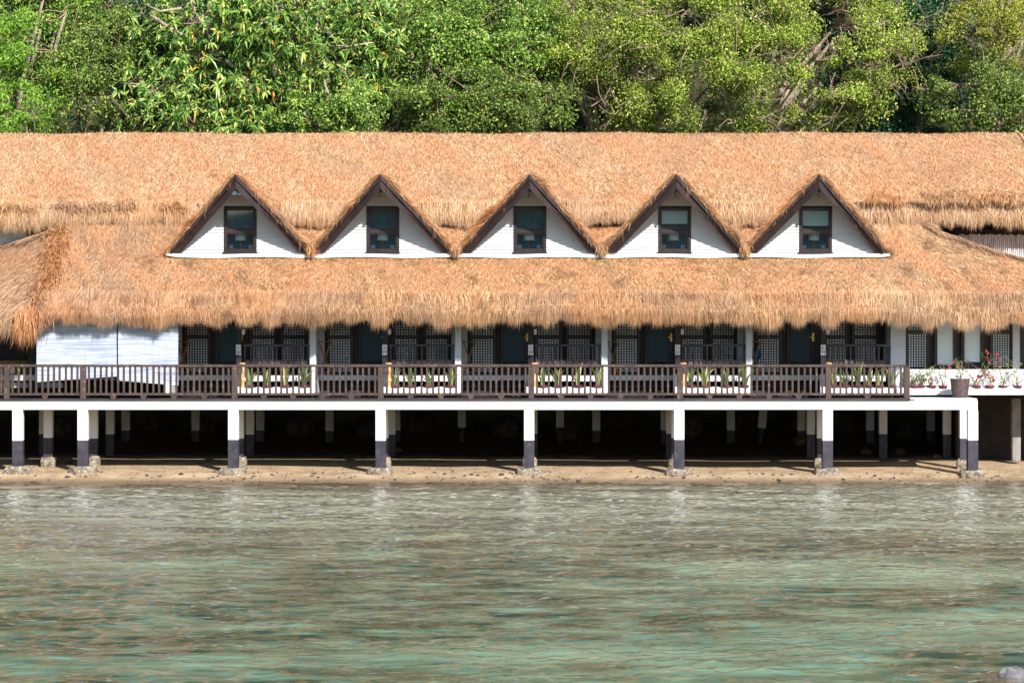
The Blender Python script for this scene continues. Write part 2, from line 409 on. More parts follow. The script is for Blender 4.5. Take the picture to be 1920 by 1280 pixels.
# sea bed: pale sand with weed and coral patches
bedsand = ramp2(noise(0.6), 0.35, 0.7, lin(204, 190, 164), lin(164, 150, 128))
weed = ramp2(noise(2.5), 0.3, 0.7, lin(46, 48, 32), lin(78, 76, 52))
wmask = mr(noise(0.17, (0.5, 1.25, 1), 7), 0.36, 0.54)
wfine = mr(noise(1.3, (0.6, 1.3, 1), 6), 0.36, 0.58, 0.35, 1.0)
deepm = mr(sep.outputs['Z'], -0.10, -0.50, 0.12, 1.0)
bedc = mixc(mul(mul(wmask, wfine), deepm), bedsand, weed)
under = mr(sep.outputs['Z'], -0.06, 0.0)
shade_soil = ramp2(noise(5, detail=8), 0.35, 0.7, lin(52, 42, 34), lin(96, 80, 62))  # dark leaf soil, also paints deeper shade under the deck
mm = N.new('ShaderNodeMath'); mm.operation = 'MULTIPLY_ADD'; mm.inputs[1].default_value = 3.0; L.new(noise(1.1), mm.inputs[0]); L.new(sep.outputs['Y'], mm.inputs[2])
sandc = mixc(mr(mm.outputs[0], 5.2, 7.4), sandc, shade_soil)
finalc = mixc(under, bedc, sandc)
L.new(finalc, P.inputs['Base Color']); P.inputs['Roughness'].default_value = 0.9; P.inputs['Specular IOR Level'].default_value = 0.2
bp = N.new('ShaderNodeBump'); bp.inputs['Strength'].default_value = 0.8; bp.inputs['Distance'].default_value = 0.05
L.new(noise(9), bp.inputs['Height']); L.new(bp.outputs[0], P.inputs['Normal'])
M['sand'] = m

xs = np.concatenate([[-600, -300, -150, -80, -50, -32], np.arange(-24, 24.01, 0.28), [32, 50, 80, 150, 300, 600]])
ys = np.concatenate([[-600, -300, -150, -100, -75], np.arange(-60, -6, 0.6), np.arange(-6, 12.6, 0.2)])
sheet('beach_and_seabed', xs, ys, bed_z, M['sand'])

M['earth'] = pm('leaf_littered_earth', lin(74, 62, 40), lin(52, 58, 28), rough=0.95, scale=1.5, bump=0.8, bscale=6)
xs = np.concatenate([[-600, -250, -120, -70, -45], np.arange(-34, 34.1, 0.7), [45, 70, 120, 250, 600]])
ys = np.concatenate([np.arange(10.5, 34, 0.6), [38, 45, 60, 90, 140, 200]])
sheet('hillside', xs, ys, hill_z, M['earth'])

# wooded island across the bay, behind the viewer: the windows mirror it
def isle_z(x, y): return -8 + 34 * np.exp(-(((x + 60) / 330) ** 4)) * np.exp(-(((y + 520) / 95) ** 2)) * (1 + .25 * vnoise(x, y, .02, 33) + .1 * vnoise(x, y, .07, 34))
sheet('island', np.linspace(-520, 520, 90), np.linspace(-760, -300, 40), isle_z, pm('distant_woodland', lin(66, 84, 78), lin(48, 64, 64), rough=.95, scale=.08, bump=1, bscale=.4))  # woodland colour greyed to stand in for distance haze
# ------------------------------------------------------------------ water
m, N, L, P = new_mat('shallow_sea_water'); N.remove(P)
geo = N.new('ShaderNodeNewGeometry')
n1 = noise(4.5, (0.8, 1.0, 1), 4); n2 = noise(13, (0.8, 1.1, 1), 3)
ad = N.new('ShaderNodeMath'); ad.operation = 'MULTIPLY_ADD'; ad.inputs[1].default_value = 0.35; L.new(n2, ad.inputs[0]); L.new(n1, ad.inputs[2])
bp = N.new('ShaderNodeBump'); bp.inputs['Strength'].default_value = 0.7; bp.inputs['Distance'].default_value = 0.04; L.new(ad.outputs[0], bp.inputs['Height'])
def schlick(normal_socket, f0):
    dt = N.new('ShaderNodeVectorMath'); dt.operation = 'DOT_PRODUCT'; L.new(normal_socket, dt.inputs[0]); L.new(geo.outputs['Incoming'], dt.inputs[1])
    ab = N.new('ShaderNodeMath'); ab.operation = 'ABSOLUTE'; L.new(dt.outputs['Value'], ab.inputs[0])
    om = N.new('ShaderNodeMath'); om.operation = 'SUBTRACT'; om.inputs[0].default_value = 1.0; L.new(ab.outputs[0], om.inputs[1]); om.use_clamp = True
    pw = N.new('ShaderNodeMath'); pw.operation = 'POWER'; pw.inputs[1].default_value = 5.0; L.new(om.outputs[0], pw.inputs[0])
    ma = N.new('ShaderNodeMath'); ma.operation = 'MULTIPLY_ADD'; ma.inputs[1].default_value = 1 - f0; ma.inputs[2].default_value = f0; L.new(pw.outputs[0], ma.inputs[0])
    return ma
fr = schlick(bp.outputs[0], 0.02)
tr = N.new('ShaderNodeBsdfTransparent'); tr.inputs['Color'].default_value = (0.97, 1, 0.99, 1)
gl = N.new('ShaderNodeBsdfGlossy'); gl.inputs['Roughness'].default_value = 0.04; L.new(bp.outputs[0], gl.inputs['Normal'])
ms = N.new('ShaderNodeMixShader'); L.new(fr.outputs[0], ms.inputs[0]); L.new(tr.outputs[0], ms.inputs[1]); L.new(gl.outputs[0], ms.inputs[2])
va = N.new('ShaderNodeVolumeAbsorption'); va.inputs['Color'].default_value = (0.40, 0.87, 0.80, 1); va.inputs['Density'].default_value = 0.085
L.new(ms.outputs[0], N['Material Output'].inputs['Surface']); L.new(va.outputs[0], N['Material Output'].inputs['Volume'])
M['water'] = m

wx = np.concatenate([[-600, -300, -150, -80, -45, -26, -20], np.arange(-17.2, 16.4, 0.11), [20, 26, 45, 80, 150, 300, 600]])
wy = np.concatenate([[-600, -300, -160, -110, -84, -68, -58], np.arange(-51, -30, 0.065), np.arange(-30, 0.6, 0.095)])
gx, gy = np.meshgrid(wx, wy); gz = np.zeros_like(gx)
wr = np.random.default_rng(3)
for k in range(46):
    lam = wr.uniform(0.27, 0.5) if k < 28 else wr.uniform(0.5, 1.2) if k < 42 else wr.uniform(1.5, 4)
    a = math.radians(90 + wr.normal(0, 44)); kk = 2 * math.pi / lam
    amp = lam * (0.0088 if k < 28 else 0.005) * wr.uniform(0.6, 1.2)
    ph = wr.uniform(0, 6.28)
    env = 0.65 + 0.5 * np.sin(gx * wr.uniform(.2, .8) + gy * wr.uniform(.2, .8) + wr.uniform(0, 6))
    gz += amp * np.sin((gx * math.cos(a) + gy * math.sin(a)) * kk + ph) * env
fade = np.clip((19 - np.abs(gx)) / 1.5, 0, 1) * np.clip((gy + 55) / 4, 0, 1)
calm = np.interp(gy, [-40, -8, -1.2], [1.0, 1.0, 0.85])
gz *= fade * calm
nx, ny = len(wx), len(wy)
Vt = np.stack([gx, gy, gz], -1).reshape(-1, 3); F = grid_faces(nx, ny)
# close the body of water below the bed
edge = np.concatenate([np.arange(nx), np.arange(1, ny) * nx + nx - 1, (ny - 1) * nx + np.arange(nx - 2, -1, -1), np.arange(ny - 2, 0, -1) * nx])
Vb = Vt[edge].copy(); Vb[:, 2] = -9.0
nb = len(edge); b0 = len(Vt)
side = np.array([[edge[i], b0 + i, b0 + (i + 1) % nb, edge[(i + 1) % nb]] for i in range(nb)])
loops = np.concatenate([F.ravel(), side.ravel(), (b0 + np.arange(nb))[::-1]])
sizes = np.concatenate([np.full(len(F) + nb, 4), [nb]])
me = np_mesh('water', np.concatenate([Vt, Vb]), loops, (0, 0, 0), M['water'], True, sizes)
link('water', me, (0, 0, 0), kind='structure')


# ------------------------------------------------------------------ thatch tools
def unit(a): return a / np.maximum(np.linalg.norm(a, axis=-1, keepdims=True), 1e-9)


def straw_geo(r, d, n, Ls, Ws, droop=0.0, arch=0.05, twist=0.8):
    """5-vertex tapering straws; r roots, d directions, n surface normals"""
    k = len(r); d = unit(d)
    nn = unit(n + RNG.normal(0, twist, (k, 3)))
    s = unit(np.cross(d, nn))
    Ls = Ls[:, None]; Ws = Ws[:, None]
    down = np.array([0, 0, -1.0])
    mid = r + d * Ls * 0.5 + n * Ls * arch + down * Ls * droop * 0.22
    tip = r + d * Ls + down * Ls * droop - n * Ls * arch * .3
    V = np.stack([r - s * Ws / 2, r + s * Ws / 2, mid + s * Ws * .42, mid - s * Ws * .42, tip], 1)
    return V


def straw_mesh(name, Vs, mat, parent):
    V5 = [v for v in Vs if v.shape[1] == 5]; V3 = [v for v in Vs if v.shape[1] == 3]
    P_ = np.concatenate([v.reshape(-1, 3) for v in V5 + V3]); k = sum(len(v) for v in V5); j = sum(len(v) for v in V3)
    loops = np.concatenate([((np.arange(k) * 5)[:, None] + np.array([[0, 1, 2, 3, 3, 2, 4]])).ravel(), k * 5 + np.arange(j * 3)])
    sizes = np.concatenate([np.tile([4, 3], k), np.full(j, 3)]); c = P_.mean(0); o = (c[0], c[1], float(P_[:, 2].min()))
    me = np_mesh(name, P_, loops, o, mat, False, sizes)
    return link(name, me, o, parent, 'stuff')


class Patch:
    """surface from a function of (u along the eave, v down the slope) in 0..1"""
    def __init__(s, fn): s.fn = fn

    def at(s, u, v):
        e = 1e-3
        p = s.fn(u, v); du = s.fn(u + e, v) - s.fn(u - e, v); dv = s.fn(u, v + e) - s.fn(u, v - e)
        n = unit(np.cross(du, dv)); n = np.where(n[:, 2:3] < -0.3, -n, n)
        return p, n, unit(dv), unit(du)

    def body(s, name, nu, nv, mat, parent, thick=0.22, rough=0.03, flip=False, off=0.0, vmax=1.0):
        u, v = np.meshgrid(np.linspace(0, 1, nu), np.linspace(0, vmax, nv)); u = u.ravel(); v = v.ravel()
        p, n, _, _ = s.at(u, v)
        if flip: n = -n
        bumpy = vnoise(p[:, 0] + p[:, 1], p[:, 2], 3.1, 31) * rough + vnoise(p[:, 0], p[:, 1] + p[:, 2], 9.0, 32) * rough * .5
        top = p + n * (bumpy + off)[:, None]; bot = p - n * thick
        F = grid_faces(nu, nv); k = nu * nv
        edge = np.concatenate([np.arange(nu), np.arange(1, nv) * nu + nu - 1, (nv - 1) * nu + np.arange(nu - 2, -1, -1), np.arange(nv - 2, 0, -1) * nu])
        nb = len(edge)
        side = np.array([[edge[i], k + edge[i], k + edge[(i + 1) % nb], edge[(i + 1) % nb]] for i in range(nb)])
        V = np.concatenate([top, bot]); FF = np.concatenate([F, F[:, ::-1] + k, side])
        o = V.mean(0); o[2] = V[:, 2].min()
        me = np_mesh(name, V, FF, o, mat, True)
        return link(name, me, o, parent)


def scatter(patch, n, L=(0.22, 0.42), W=(0.010, 0.020), spread=0.35, lift=0.12, urange=(0, 1), vrange=(0, 1), droop=0.06, flow=None, keep=None, swirl=0.35, off=0.02, seed=0, vpow=1.0, vs=0.0):
    u = RNG.uniform(*urange, n); v = vrange[0] + (vrange[1] - vrange[0]) * RNG.uniform(0, 1, n) ** vpow
    p, nn, dv, du = patch.at(u, v)
    nn = np.where((nn[:, 2:3] < 0) & (nn[:, 1:2] > 0), -nn, nn)
    d = dv if flow is None else unit(np.asarray(flow, dtype=float) + dv * 0.35)
    sw = vnoise(p[:, 0] * 1.0, p[:, 2] + p[:, 1], 2.6, 40 + seed) * swirl + vnoise(p[:, 0], p[:, 2], 7.5, 50 + seed) * swirl * .8
    d = d + du * ((RNG.normal(0, spread, n) + sw) * np.clip(1 + .3 * vs - 1.1 * vs * v, .25, 2))[:, None] + nn * (np.abs(RNG.normal(0, lift, n)) - 0.03)[:, None]
    Ls = RNG.uniform(*L, n); Ws = RNG.uniform(*W, n)
    r = p + nn * (RNG.uniform(-0.02, off, n))[:, None] - unit(d) * (Ls * .4)[:, None]
    if keep is not None:
        k = keep(p); r, d, nn, Ls, Ws = r[k], d[k], nn[k], Ls[k], Ws[k]
    d = unit(d); sd = unit(np.cross(d, unit(nn + RNG.normal(0, .8, nn.shape))))
    tip = r + d * Ls[:, None] + np.array([0, 0, -1.0]) * (Ls * droop)[:, None]
    return np.stack([r - sd * Ws[:, None] * .62, r + sd * Ws[:, None] * .62, tip], 1)


def fringe(curve, n, out, L=(0.3, 0.6), W=(0.006, 0.013), spread=0.28, depth=0.25, droop=0.35, seed=0, keep=None, tuft=0.5, jit=0.0, nrange=(-.10, .07), clump=0.0):
    """straws hanging at an eave: curve(u)->points, out = outward-down direction"""
    u = RNG.uniform(0, 1, n)
    p = curve(u); e = 1e-3; t = unit(curve(u + e) - curve(u - e))
    out = np.broadcast_to(unit(np.asarray(out, dtype=float)), p.shape)
    back = (depth * RNG.uniform(0, 1, n) ** 1.8)[:, None]
    tf = vnoise(p[:, 0], p[:, 1], 3.4, 60 + seed) * tuft + vnoise(p[:, 0], p[:, 1], 10.0, 61 + seed) * tuft * .9
    lenf = 1 + 0.35 * vnoise(p[:, 0] + 3, p[:, 1], 6.0, 62 + seed)
    d = out + t * (RNG.normal(0, spread, n) + tf)[:, None] + np.array([0, -1, 0.3]) * RNG.normal(0, 0.16, n)[:, None]
    nn = np.broadcast_to(np.array([0, -0.75, 0.65]), p.shape)
    r = p - out * back + nn * RNG.uniform(*nrange, n)[:, None] + RNG.normal(0, 1, p.shape) * jit
    Ls = RNG.uniform(*L, n) * lenf; Ws = RNG.uniform(*W, n)
    if clump:
        ends = curve(np.array([0.0, 1.0])); ncl = max(4, int(np.linalg.norm(ends[1] - ends[0]) / clump))
        ids = np.clip(np.floor(u * ncl + RNG.normal(0, .18, n)), 0, ncl - 1).astype(int)
        cl_l = RNG.uniform(.62, 1.22, ncl); cl_s = RNG.normal(0, .30, ncl); cl_y = RNG.normal(0, .12, ncl)
        cc = curve((np.arange(ncl) + .5) / ncl)[ids]
        Lm = (L[0] + L[1]) / 2 * cl_l[ids] * lenf
        tipc = cc + out * Lm[:, None] * 1.05 + t * (cl_s[ids] * Lm)[:, None] + np.array([0, -1, 0]) * (cl_y[ids] * Lm)[:, None]
        own = r + unit(d) * Ls[:, None]
        mixf = RNG.uniform(.15, .65, n)[:, None]
        dd = own * (1 - mixf) + tipc * mixf - r
        Ls = np.linalg.norm(dd, axis=1) * RNG.uniform(.8, 1.05, n); d = dd
    if keep is not None:
        k = keep(p); r, d, nn, Ls, Ws = r[k], d[k], nn[k], Ls[k], Ws[k]
    return straw_geo(r, d, nn, Ls, Ws, droop, arch=0.1)


def polyprof(pts):
    P_ = np.array(pts, dtype=float); s = np.concatenate([[0], np.cumsum(np.linalg.norm(np.diff(P_, axis=0), axis=1))]); s /= s[-1]
    return lambda v: (np.interp(v, s, P_[:, 0]), np.interp(v, s, P_[:, 1]))


# ------------------------------------------------------------------ the house
house = thing('thatched_beach_house', (0, 4.0, 2.3), 'long white beach house on pilings under an orange thatched roof with five dormers', 'house')
DX = [-8.88, -4.56, -0.105, 4.28, 8.55]     # dormer centres
DY_WALL, DY_APEX = 2.92, 1.62
HALF, APEX_Z, FOOT_Z = 2.17, 9.02, 6.72
TANR = (APEX_Z - FOOT_Z) / HALF


def under_dormer(p, margin=0.12):
    m_ = np.zeros(len(p), dtype=bool)
    for xc in DX:
        m_ |= (p[:, 2] < APEX_Z + margin - np.abs(p[:, 0] - xc) * TANR) & (np.abs(p[:, 0] - xc) < HALF + .1)
    return m_


# main roof
prof_main = polyprof([(10.4, 7.3), (6.78, 10.55), (6.66, 10.62), (6.5, 10.56), (3.60, 7.95), (3.44, 7.74), (3.50, 7.56)])
def main_fn(u, v):
    y, z = prof_main(np.clip(v, -.01, 1.01))
    xr = np.interp(z, [7.4, 10.6], [16.9, 15.35]); x = -22 + (xr + 22) * u
    z = z + 0.02 * np.sin(x * 0.9) + 0.012 * np.sin(x * 2.3 + 1)
    return np.stack([x, y, z], -1)
main = Patch(main_fn)
main_roof = main.body('main_roof', 200, 48, M['thatch'], house, thick=0.3, flip=False, vmax=0.945)
vr = 0.52
keepm = lambda p: ~under_dormer(p, 0.25)
S = [scatter(main, 190000, L=(0.13, 0.30), W=(0.007, 0.014), spread=0.6, lift=0.11, vrange=(0.5, 0.965), keep=keepm, seed=1),
     scatter(main, 16000, L=(0.3, 0.55), W=(0.010, 0.022), spread=0.35, lift=0.22, vrange=(0.80, 0.97), keep=keepm, seed=2, droop=0.15),
     scatter(main, 5000, L=(0.15, 0.3), W=(0.010, 0.02), spread=1.2, lift=0.5, vrange=(0.47, 0.53), seed=3)]
eave_main = lambda u: main_fn(u, np.full_like(u, 0.955))
S.append(fringe(eave_main, 26000, (0, -0.12, -1), L=(0.24, 0.42), droop=0.25, depth=0.10, seed=1, keep=keepm, spread=0.2, tuft=0.3, clump=0.15))
S.append(fringe(lambda u: main_fn(u, np.full_like(u, 0.935)), 26000, (0, -0.66, -0.85), L=(0.34, 0.56), droop=0.4, depth=0.4, seed=1, keep=keepm, spread=0.2, tuft=0.35, nrange=(-.02, .08), clump=0.15))
S.append(fringe(lambda u: main_fn(.06 + u * .16, np.full_like(u, 0.95)), 5000, (0, -0.15, -1), L=(0.3, 0.6), droop=0.25, depth=0.1, seed=4, spread=0.25, tuft=0.35, clump=0.15))
# verge at the right end
verge = lambda u: main_fn(np.full_like(u, 0.999), 0.5 + u * 0.47)
S.append(fringe(verge, 4000, (0.6, -0.3, -0.6), L=(0.15, 0.35), droop=0.2, depth=0.1, spread=0.6))
straw_mesh('thatch_straw', S, M['straw'], main_roof)
# dark wind-lifted tufts above the eave, left and right of the dormers
S = []
for px in [4, 22, 40, 62, 118, 132, 150, 168, 190, 208, 226, 244, 312, 326, 340]:
    X = X_(px, 3.6) + random.uniform(-.12, .12); k = random.randint(30, 150)
    p = np.stack([RNG.normal(X, 0.13, k), RNG.normal(3.62, 0.05, k), RNG.normal(Z_(382 + random.uniform(-9, 9), 3.6), 0.09, k)], -1)
    d = np.stack([RNG.normal(0.35 if px > 100 else 0, 0.6, k), np.full(k, -0.55), RNG.normal(-0.35, 0.4, k)], -1)
    S.append(straw_geo(p, d, np.tile([0, -.7, .7], (k, 1)), RNG.uniform(.18, .38, k), RNG.uniform(.01, .02, k), 0.35, 0.12))
for px in list(range(1630, 1700, 13)) + list(range(1720, 1925, 12)):
    X = X_(px, 3.6) + random.uniform(-.1, .1); k = random.randint(40, 190)
    p = np.stack([RNG.normal(X, 0.13, k), RNG.normal(3.60, 0.05, k), RNG.normal(Z_(366 + 6 * math.sin(px * .09), 3.6), 0.06, k)], -1)
    d = np.stack([RNG.normal(-0.35, 0.7, k), np.full(k, -0.6), RNG.normal(-0.3, 0.4, k)], -1)
    S.append(straw_geo(p, d, np.tile([0, -.7, .7], (k, 1)), RNG.uniform(.18, .40, k), RNG.uniform(.01, .02, k), 0.35, 0.12))
straw_mesh('loose_thatch_tufts', S, M['straw2'], main_roof)

# gable end closing the main roof to the right
MB().add([(16.8, 3.7, 7.5), (16.8, 10.2, 7.4), (15.4, 6.66, 10.5), (15.0, 6.66, 10.5), (15.0, 10.2, 7.4), (15.0, 3.7, 7.5)],
         [(0, 1, 2), (5, 3, 4), (0, 2, 3, 5), (1, 4, 3, 2), (0, 5, 4, 1)]).build('roof_end', M['thatch'], house)

# front skirt roof in three runs: full height left and right of the dormers, cut off below them in the middle
NOSE = [(2.98, 6.66), (0.92, 5.10), (0.74, 4.96), (0.70, 4.87), (0.76, 4.78)]
prof_mid = polyprof(NOSE)
prof_full = polyprof([(3.50, 7.60), (3.2, 7.0)] + NOSE)
def wave(x): return 0.03 * np.sin(x * 0.8) + 0.02 * np.sin(x * 2.7)
def skirt_mid(u, v):
    y, z = prof_mid(np.clip(v, -.01, 1.01)); x = -11.0 + 21.9 * u
    return np.stack([x, y, z + wave(x) * np.clip((6.6 - z) / 2, 0, 1)], -1)
def skirt_left(u, v):
    y, z = prof_full(np.clip(v, -.01, 1.01)); xl = np.interp(z, [4.58, 7.42], [-14.68, -14.45]); x = xl + (np.interp(z, [6.62, 6.72], [-11.0, -10.45]) - xl) * u
    return np.stack([x, y, z + wave(x) * np.clip((6.6 - z) / 2, 0, 1)], -1)
def skirt_right(u, v):
    y, z = prof_full(np.clip(v, -.01, 1.01)); xr = np.interp(z, [4.58, 5.06, 7.42], [19.0, 19.0, 12.1]); x0_ = np.interp(z, [6.62, 6.72], [10.9, 10.35]); x = x0_ + (xr - x0_) * u
    return np.stack([x, y, z + wave(x) * np.clip((6.6 - z) / 2, 0, 1)], -1)
LW = dict(L=(0.15, 0.36), W=(0.007, 0.014))
for nm, fn, nu, n1, n2, n3, ve, mt in [('skirt_roof', skirt_mid, 220, 100000, 34000, 30000, 0.86, 'skirt'), ('skirt_roof', skirt_left, 40, 15000, 3500, 5600, 0.90, 'skirt'), ('skirt_roof', skirt_right, 70, 22000, 7000, 11500, 0.90, 'skirt')]:
    pa = Patch(fn); o = pa.body(nm, nu, 34, M['thatch'], house, thick=0.16, vmax=ve - .015)
    S = [scatter(pa, n1, spread=0.6, lift=0.13, vrange=(0.0, ve), seed=5, swirl=0.5, vs=1.0, **LW),
         scatter(pa, n2, L=(0.2, 0.46), W=(0.007, 0.015), spread=0.35, lift=0.26, vrange=(ve - .45, ve), vpow=.6, droop=0.3, seed=6, swirl=0.5)]
    cv = (lambda f, v0: (lambda u: f(u, np.full_like(u, v0))))(fn, ve + .04)
    S.append(fringe(cv, n3, (0, -0.10, -1), L=(0.22, 0.48), droop=0.3, depth=0.10, seed=2, spread=0.3, tuft=0.5, clump=0.12))
    cv2 = (lambda f, v0: (lambda u: f(u, np.full_like(u, v0))))(fn, ve - .02)
    S.append(fringe(cv2, int(n3 * 1.1), (0, -0.62, -0.85), L=(0.34, 0.60), droop=0.42, depth=0.55, seed=2, spread=0.32, tuft=0.55, nrange=(-.02, .08), clump=0.12))
    cv3 = (lambda f, v0: (lambda u: f(u, np.full_like(u, v0))))(fn, ve + .07)
    S.append(fringe(cv3, int(n3 * .7), (0, -0.02, -1), L=(0.14, 0.40), droop=0.3, depth=0.05, seed=2, spread=0.35, tuft=0.5, nrange=(-.05, .06), clump=0.12))
    straw_mesh('thatch_straw', S, M[mt], o)
    if fn is skirt_mid:
        # shaggy yellow-green band under the dormer wall
        S = [scatter(pa, 11000, L=(0.12, 0.26), W=(0.010, 0.02), spread=0.9, lift=0.35, vrange=(0.005, 0.11), seed=9)]
        straw_mesh('thatch_straw', S, island_mat('yellowed_short_straw', [(0, lin(120, 88, 44)), (0.5, lin(190, 148, 88)), (1, lin(222, 182, 122))], rough=.8), o)
    if fn is skirt_left:
        S = [scatter(pa, 9000, urange=(0.5, 1), vrange=(0.0, 0.93), spread=0.5, lift=0.2, seed=12, swirl=.5, **LW)]
        straw_mesh('thatch_straw', S, M['skirt'], o)
    if fn is skirt_right:
        hip = lambda u: fn(np.full_like(u, 0.995), u * 0.85)
        S = [fringe(hip, 7000, (0.8, -0.25, -0.45), L=(0.25, 0.55), droop=0.1, depth=0.4, spread=0.35)]
        straw_mesh('thatch_straw', S, M['strawg'], o)
# end faces of the skirt
MB().add([(12.1, 3.95, 7.36), (19, .86, 4.95), (19, 6.5, 4.95), (12.1, 6.5, 7.3), (12.1, 6.5, 7.0), (12.1, 3.95, 7.0)], [(0, 1, 2, 3), (0, 3, 4, 5)]).build('skirt_end', M['thatch'], house)
A, B, C, D = [np.array(p) for p in [(-14.45, 3.52, 7.52), (-14.68, 0.66, 4.72), (-19.2, 1.5, 4.62), (-19.6, 5.6, 6.05)]]
def left_fn(u, v):
    u = np.asarray(u)[:, None]; v = np.asarray(v)[:, None]
    return (A * u + D * (1 - u)) * (1 - v) + (B * u + C * (1 - u)) * v
pl = Patch(left_fn); o = pl.body('skirt_roof', 40, 24, M['thatch'], house, thick=0.16)
o['label'] = 'grey weathered hip face of the skirt roof'
fl = (-0.85, -0.35, -0.48)
S = [scatter(pl, 26000, L=(0.3, 0.6), W=(0.010, 0.02), spread=0.12, lift=0.1, flow=fl, swirl=0.1, seed=14)]
S.append(fringe(lambda u: left_fn(u, np.full_like(u, 0.97)), 9000, (-0.25, -0.5, -0.8), L=(0.3, 0.6), droop=0.35, depth=0.3, spread=0.4))
S.append(fringe(lambda u: left_fn(u, np.full_like(u, 0.02)), 3500, (-0.9, -0.1, -0.35), L=(0.3, 0.6), droop=0.1, depth=0.2, spread=0.2))
straw_mesh('thatch_straw', S, M['strawg'], o)
# ragged roll along the hip and the big hanging lock at its foot
k = 3400; t_ = RNG.uniform(0, 1, k)[:, None]
p = A * (1 - t_) + B * t_ + RNG.normal(0, 0.16, (k, 3)) * [1, .5, .5] + np.array([0.05, -0.02, 0.0])
d = unit(B - A) * 0.7 + RNG.normal(0, 0.45, (k, 3))
S = [straw_geo(p, d, np.tile([-.2, -.7, .7], (k, 1)), RNG.uniform(.2, .42, k), RNG.uniform(.01, .02, k), 0.2, .1)]
k = 1000
p = np.stack([RNG.normal(X_(50, .6), .14, k), RNG.normal(.58, .08, k), RNG.normal(Z_(592, .6), .12, k)], -1)
d = np.stack([RNG.normal(-.1, .22, k), RNG.normal(-.2, .15, k), np.full(k, -1.)], -1)
S.append(straw_geo(p, d, np.tile([0, -.9, .3], (k, 1)), RNG.uniform(.3, .75, k), RNG.uniform(.01, .02, k), 0.2, .08))
straw_mesh('thatch_straw', S, island_mat('dark_orange_straw', [(0, lin(104, 66, 40)), (.4, lin(176, 118, 76)), (1, lin(216, 164, 120))], rough=.8), o)

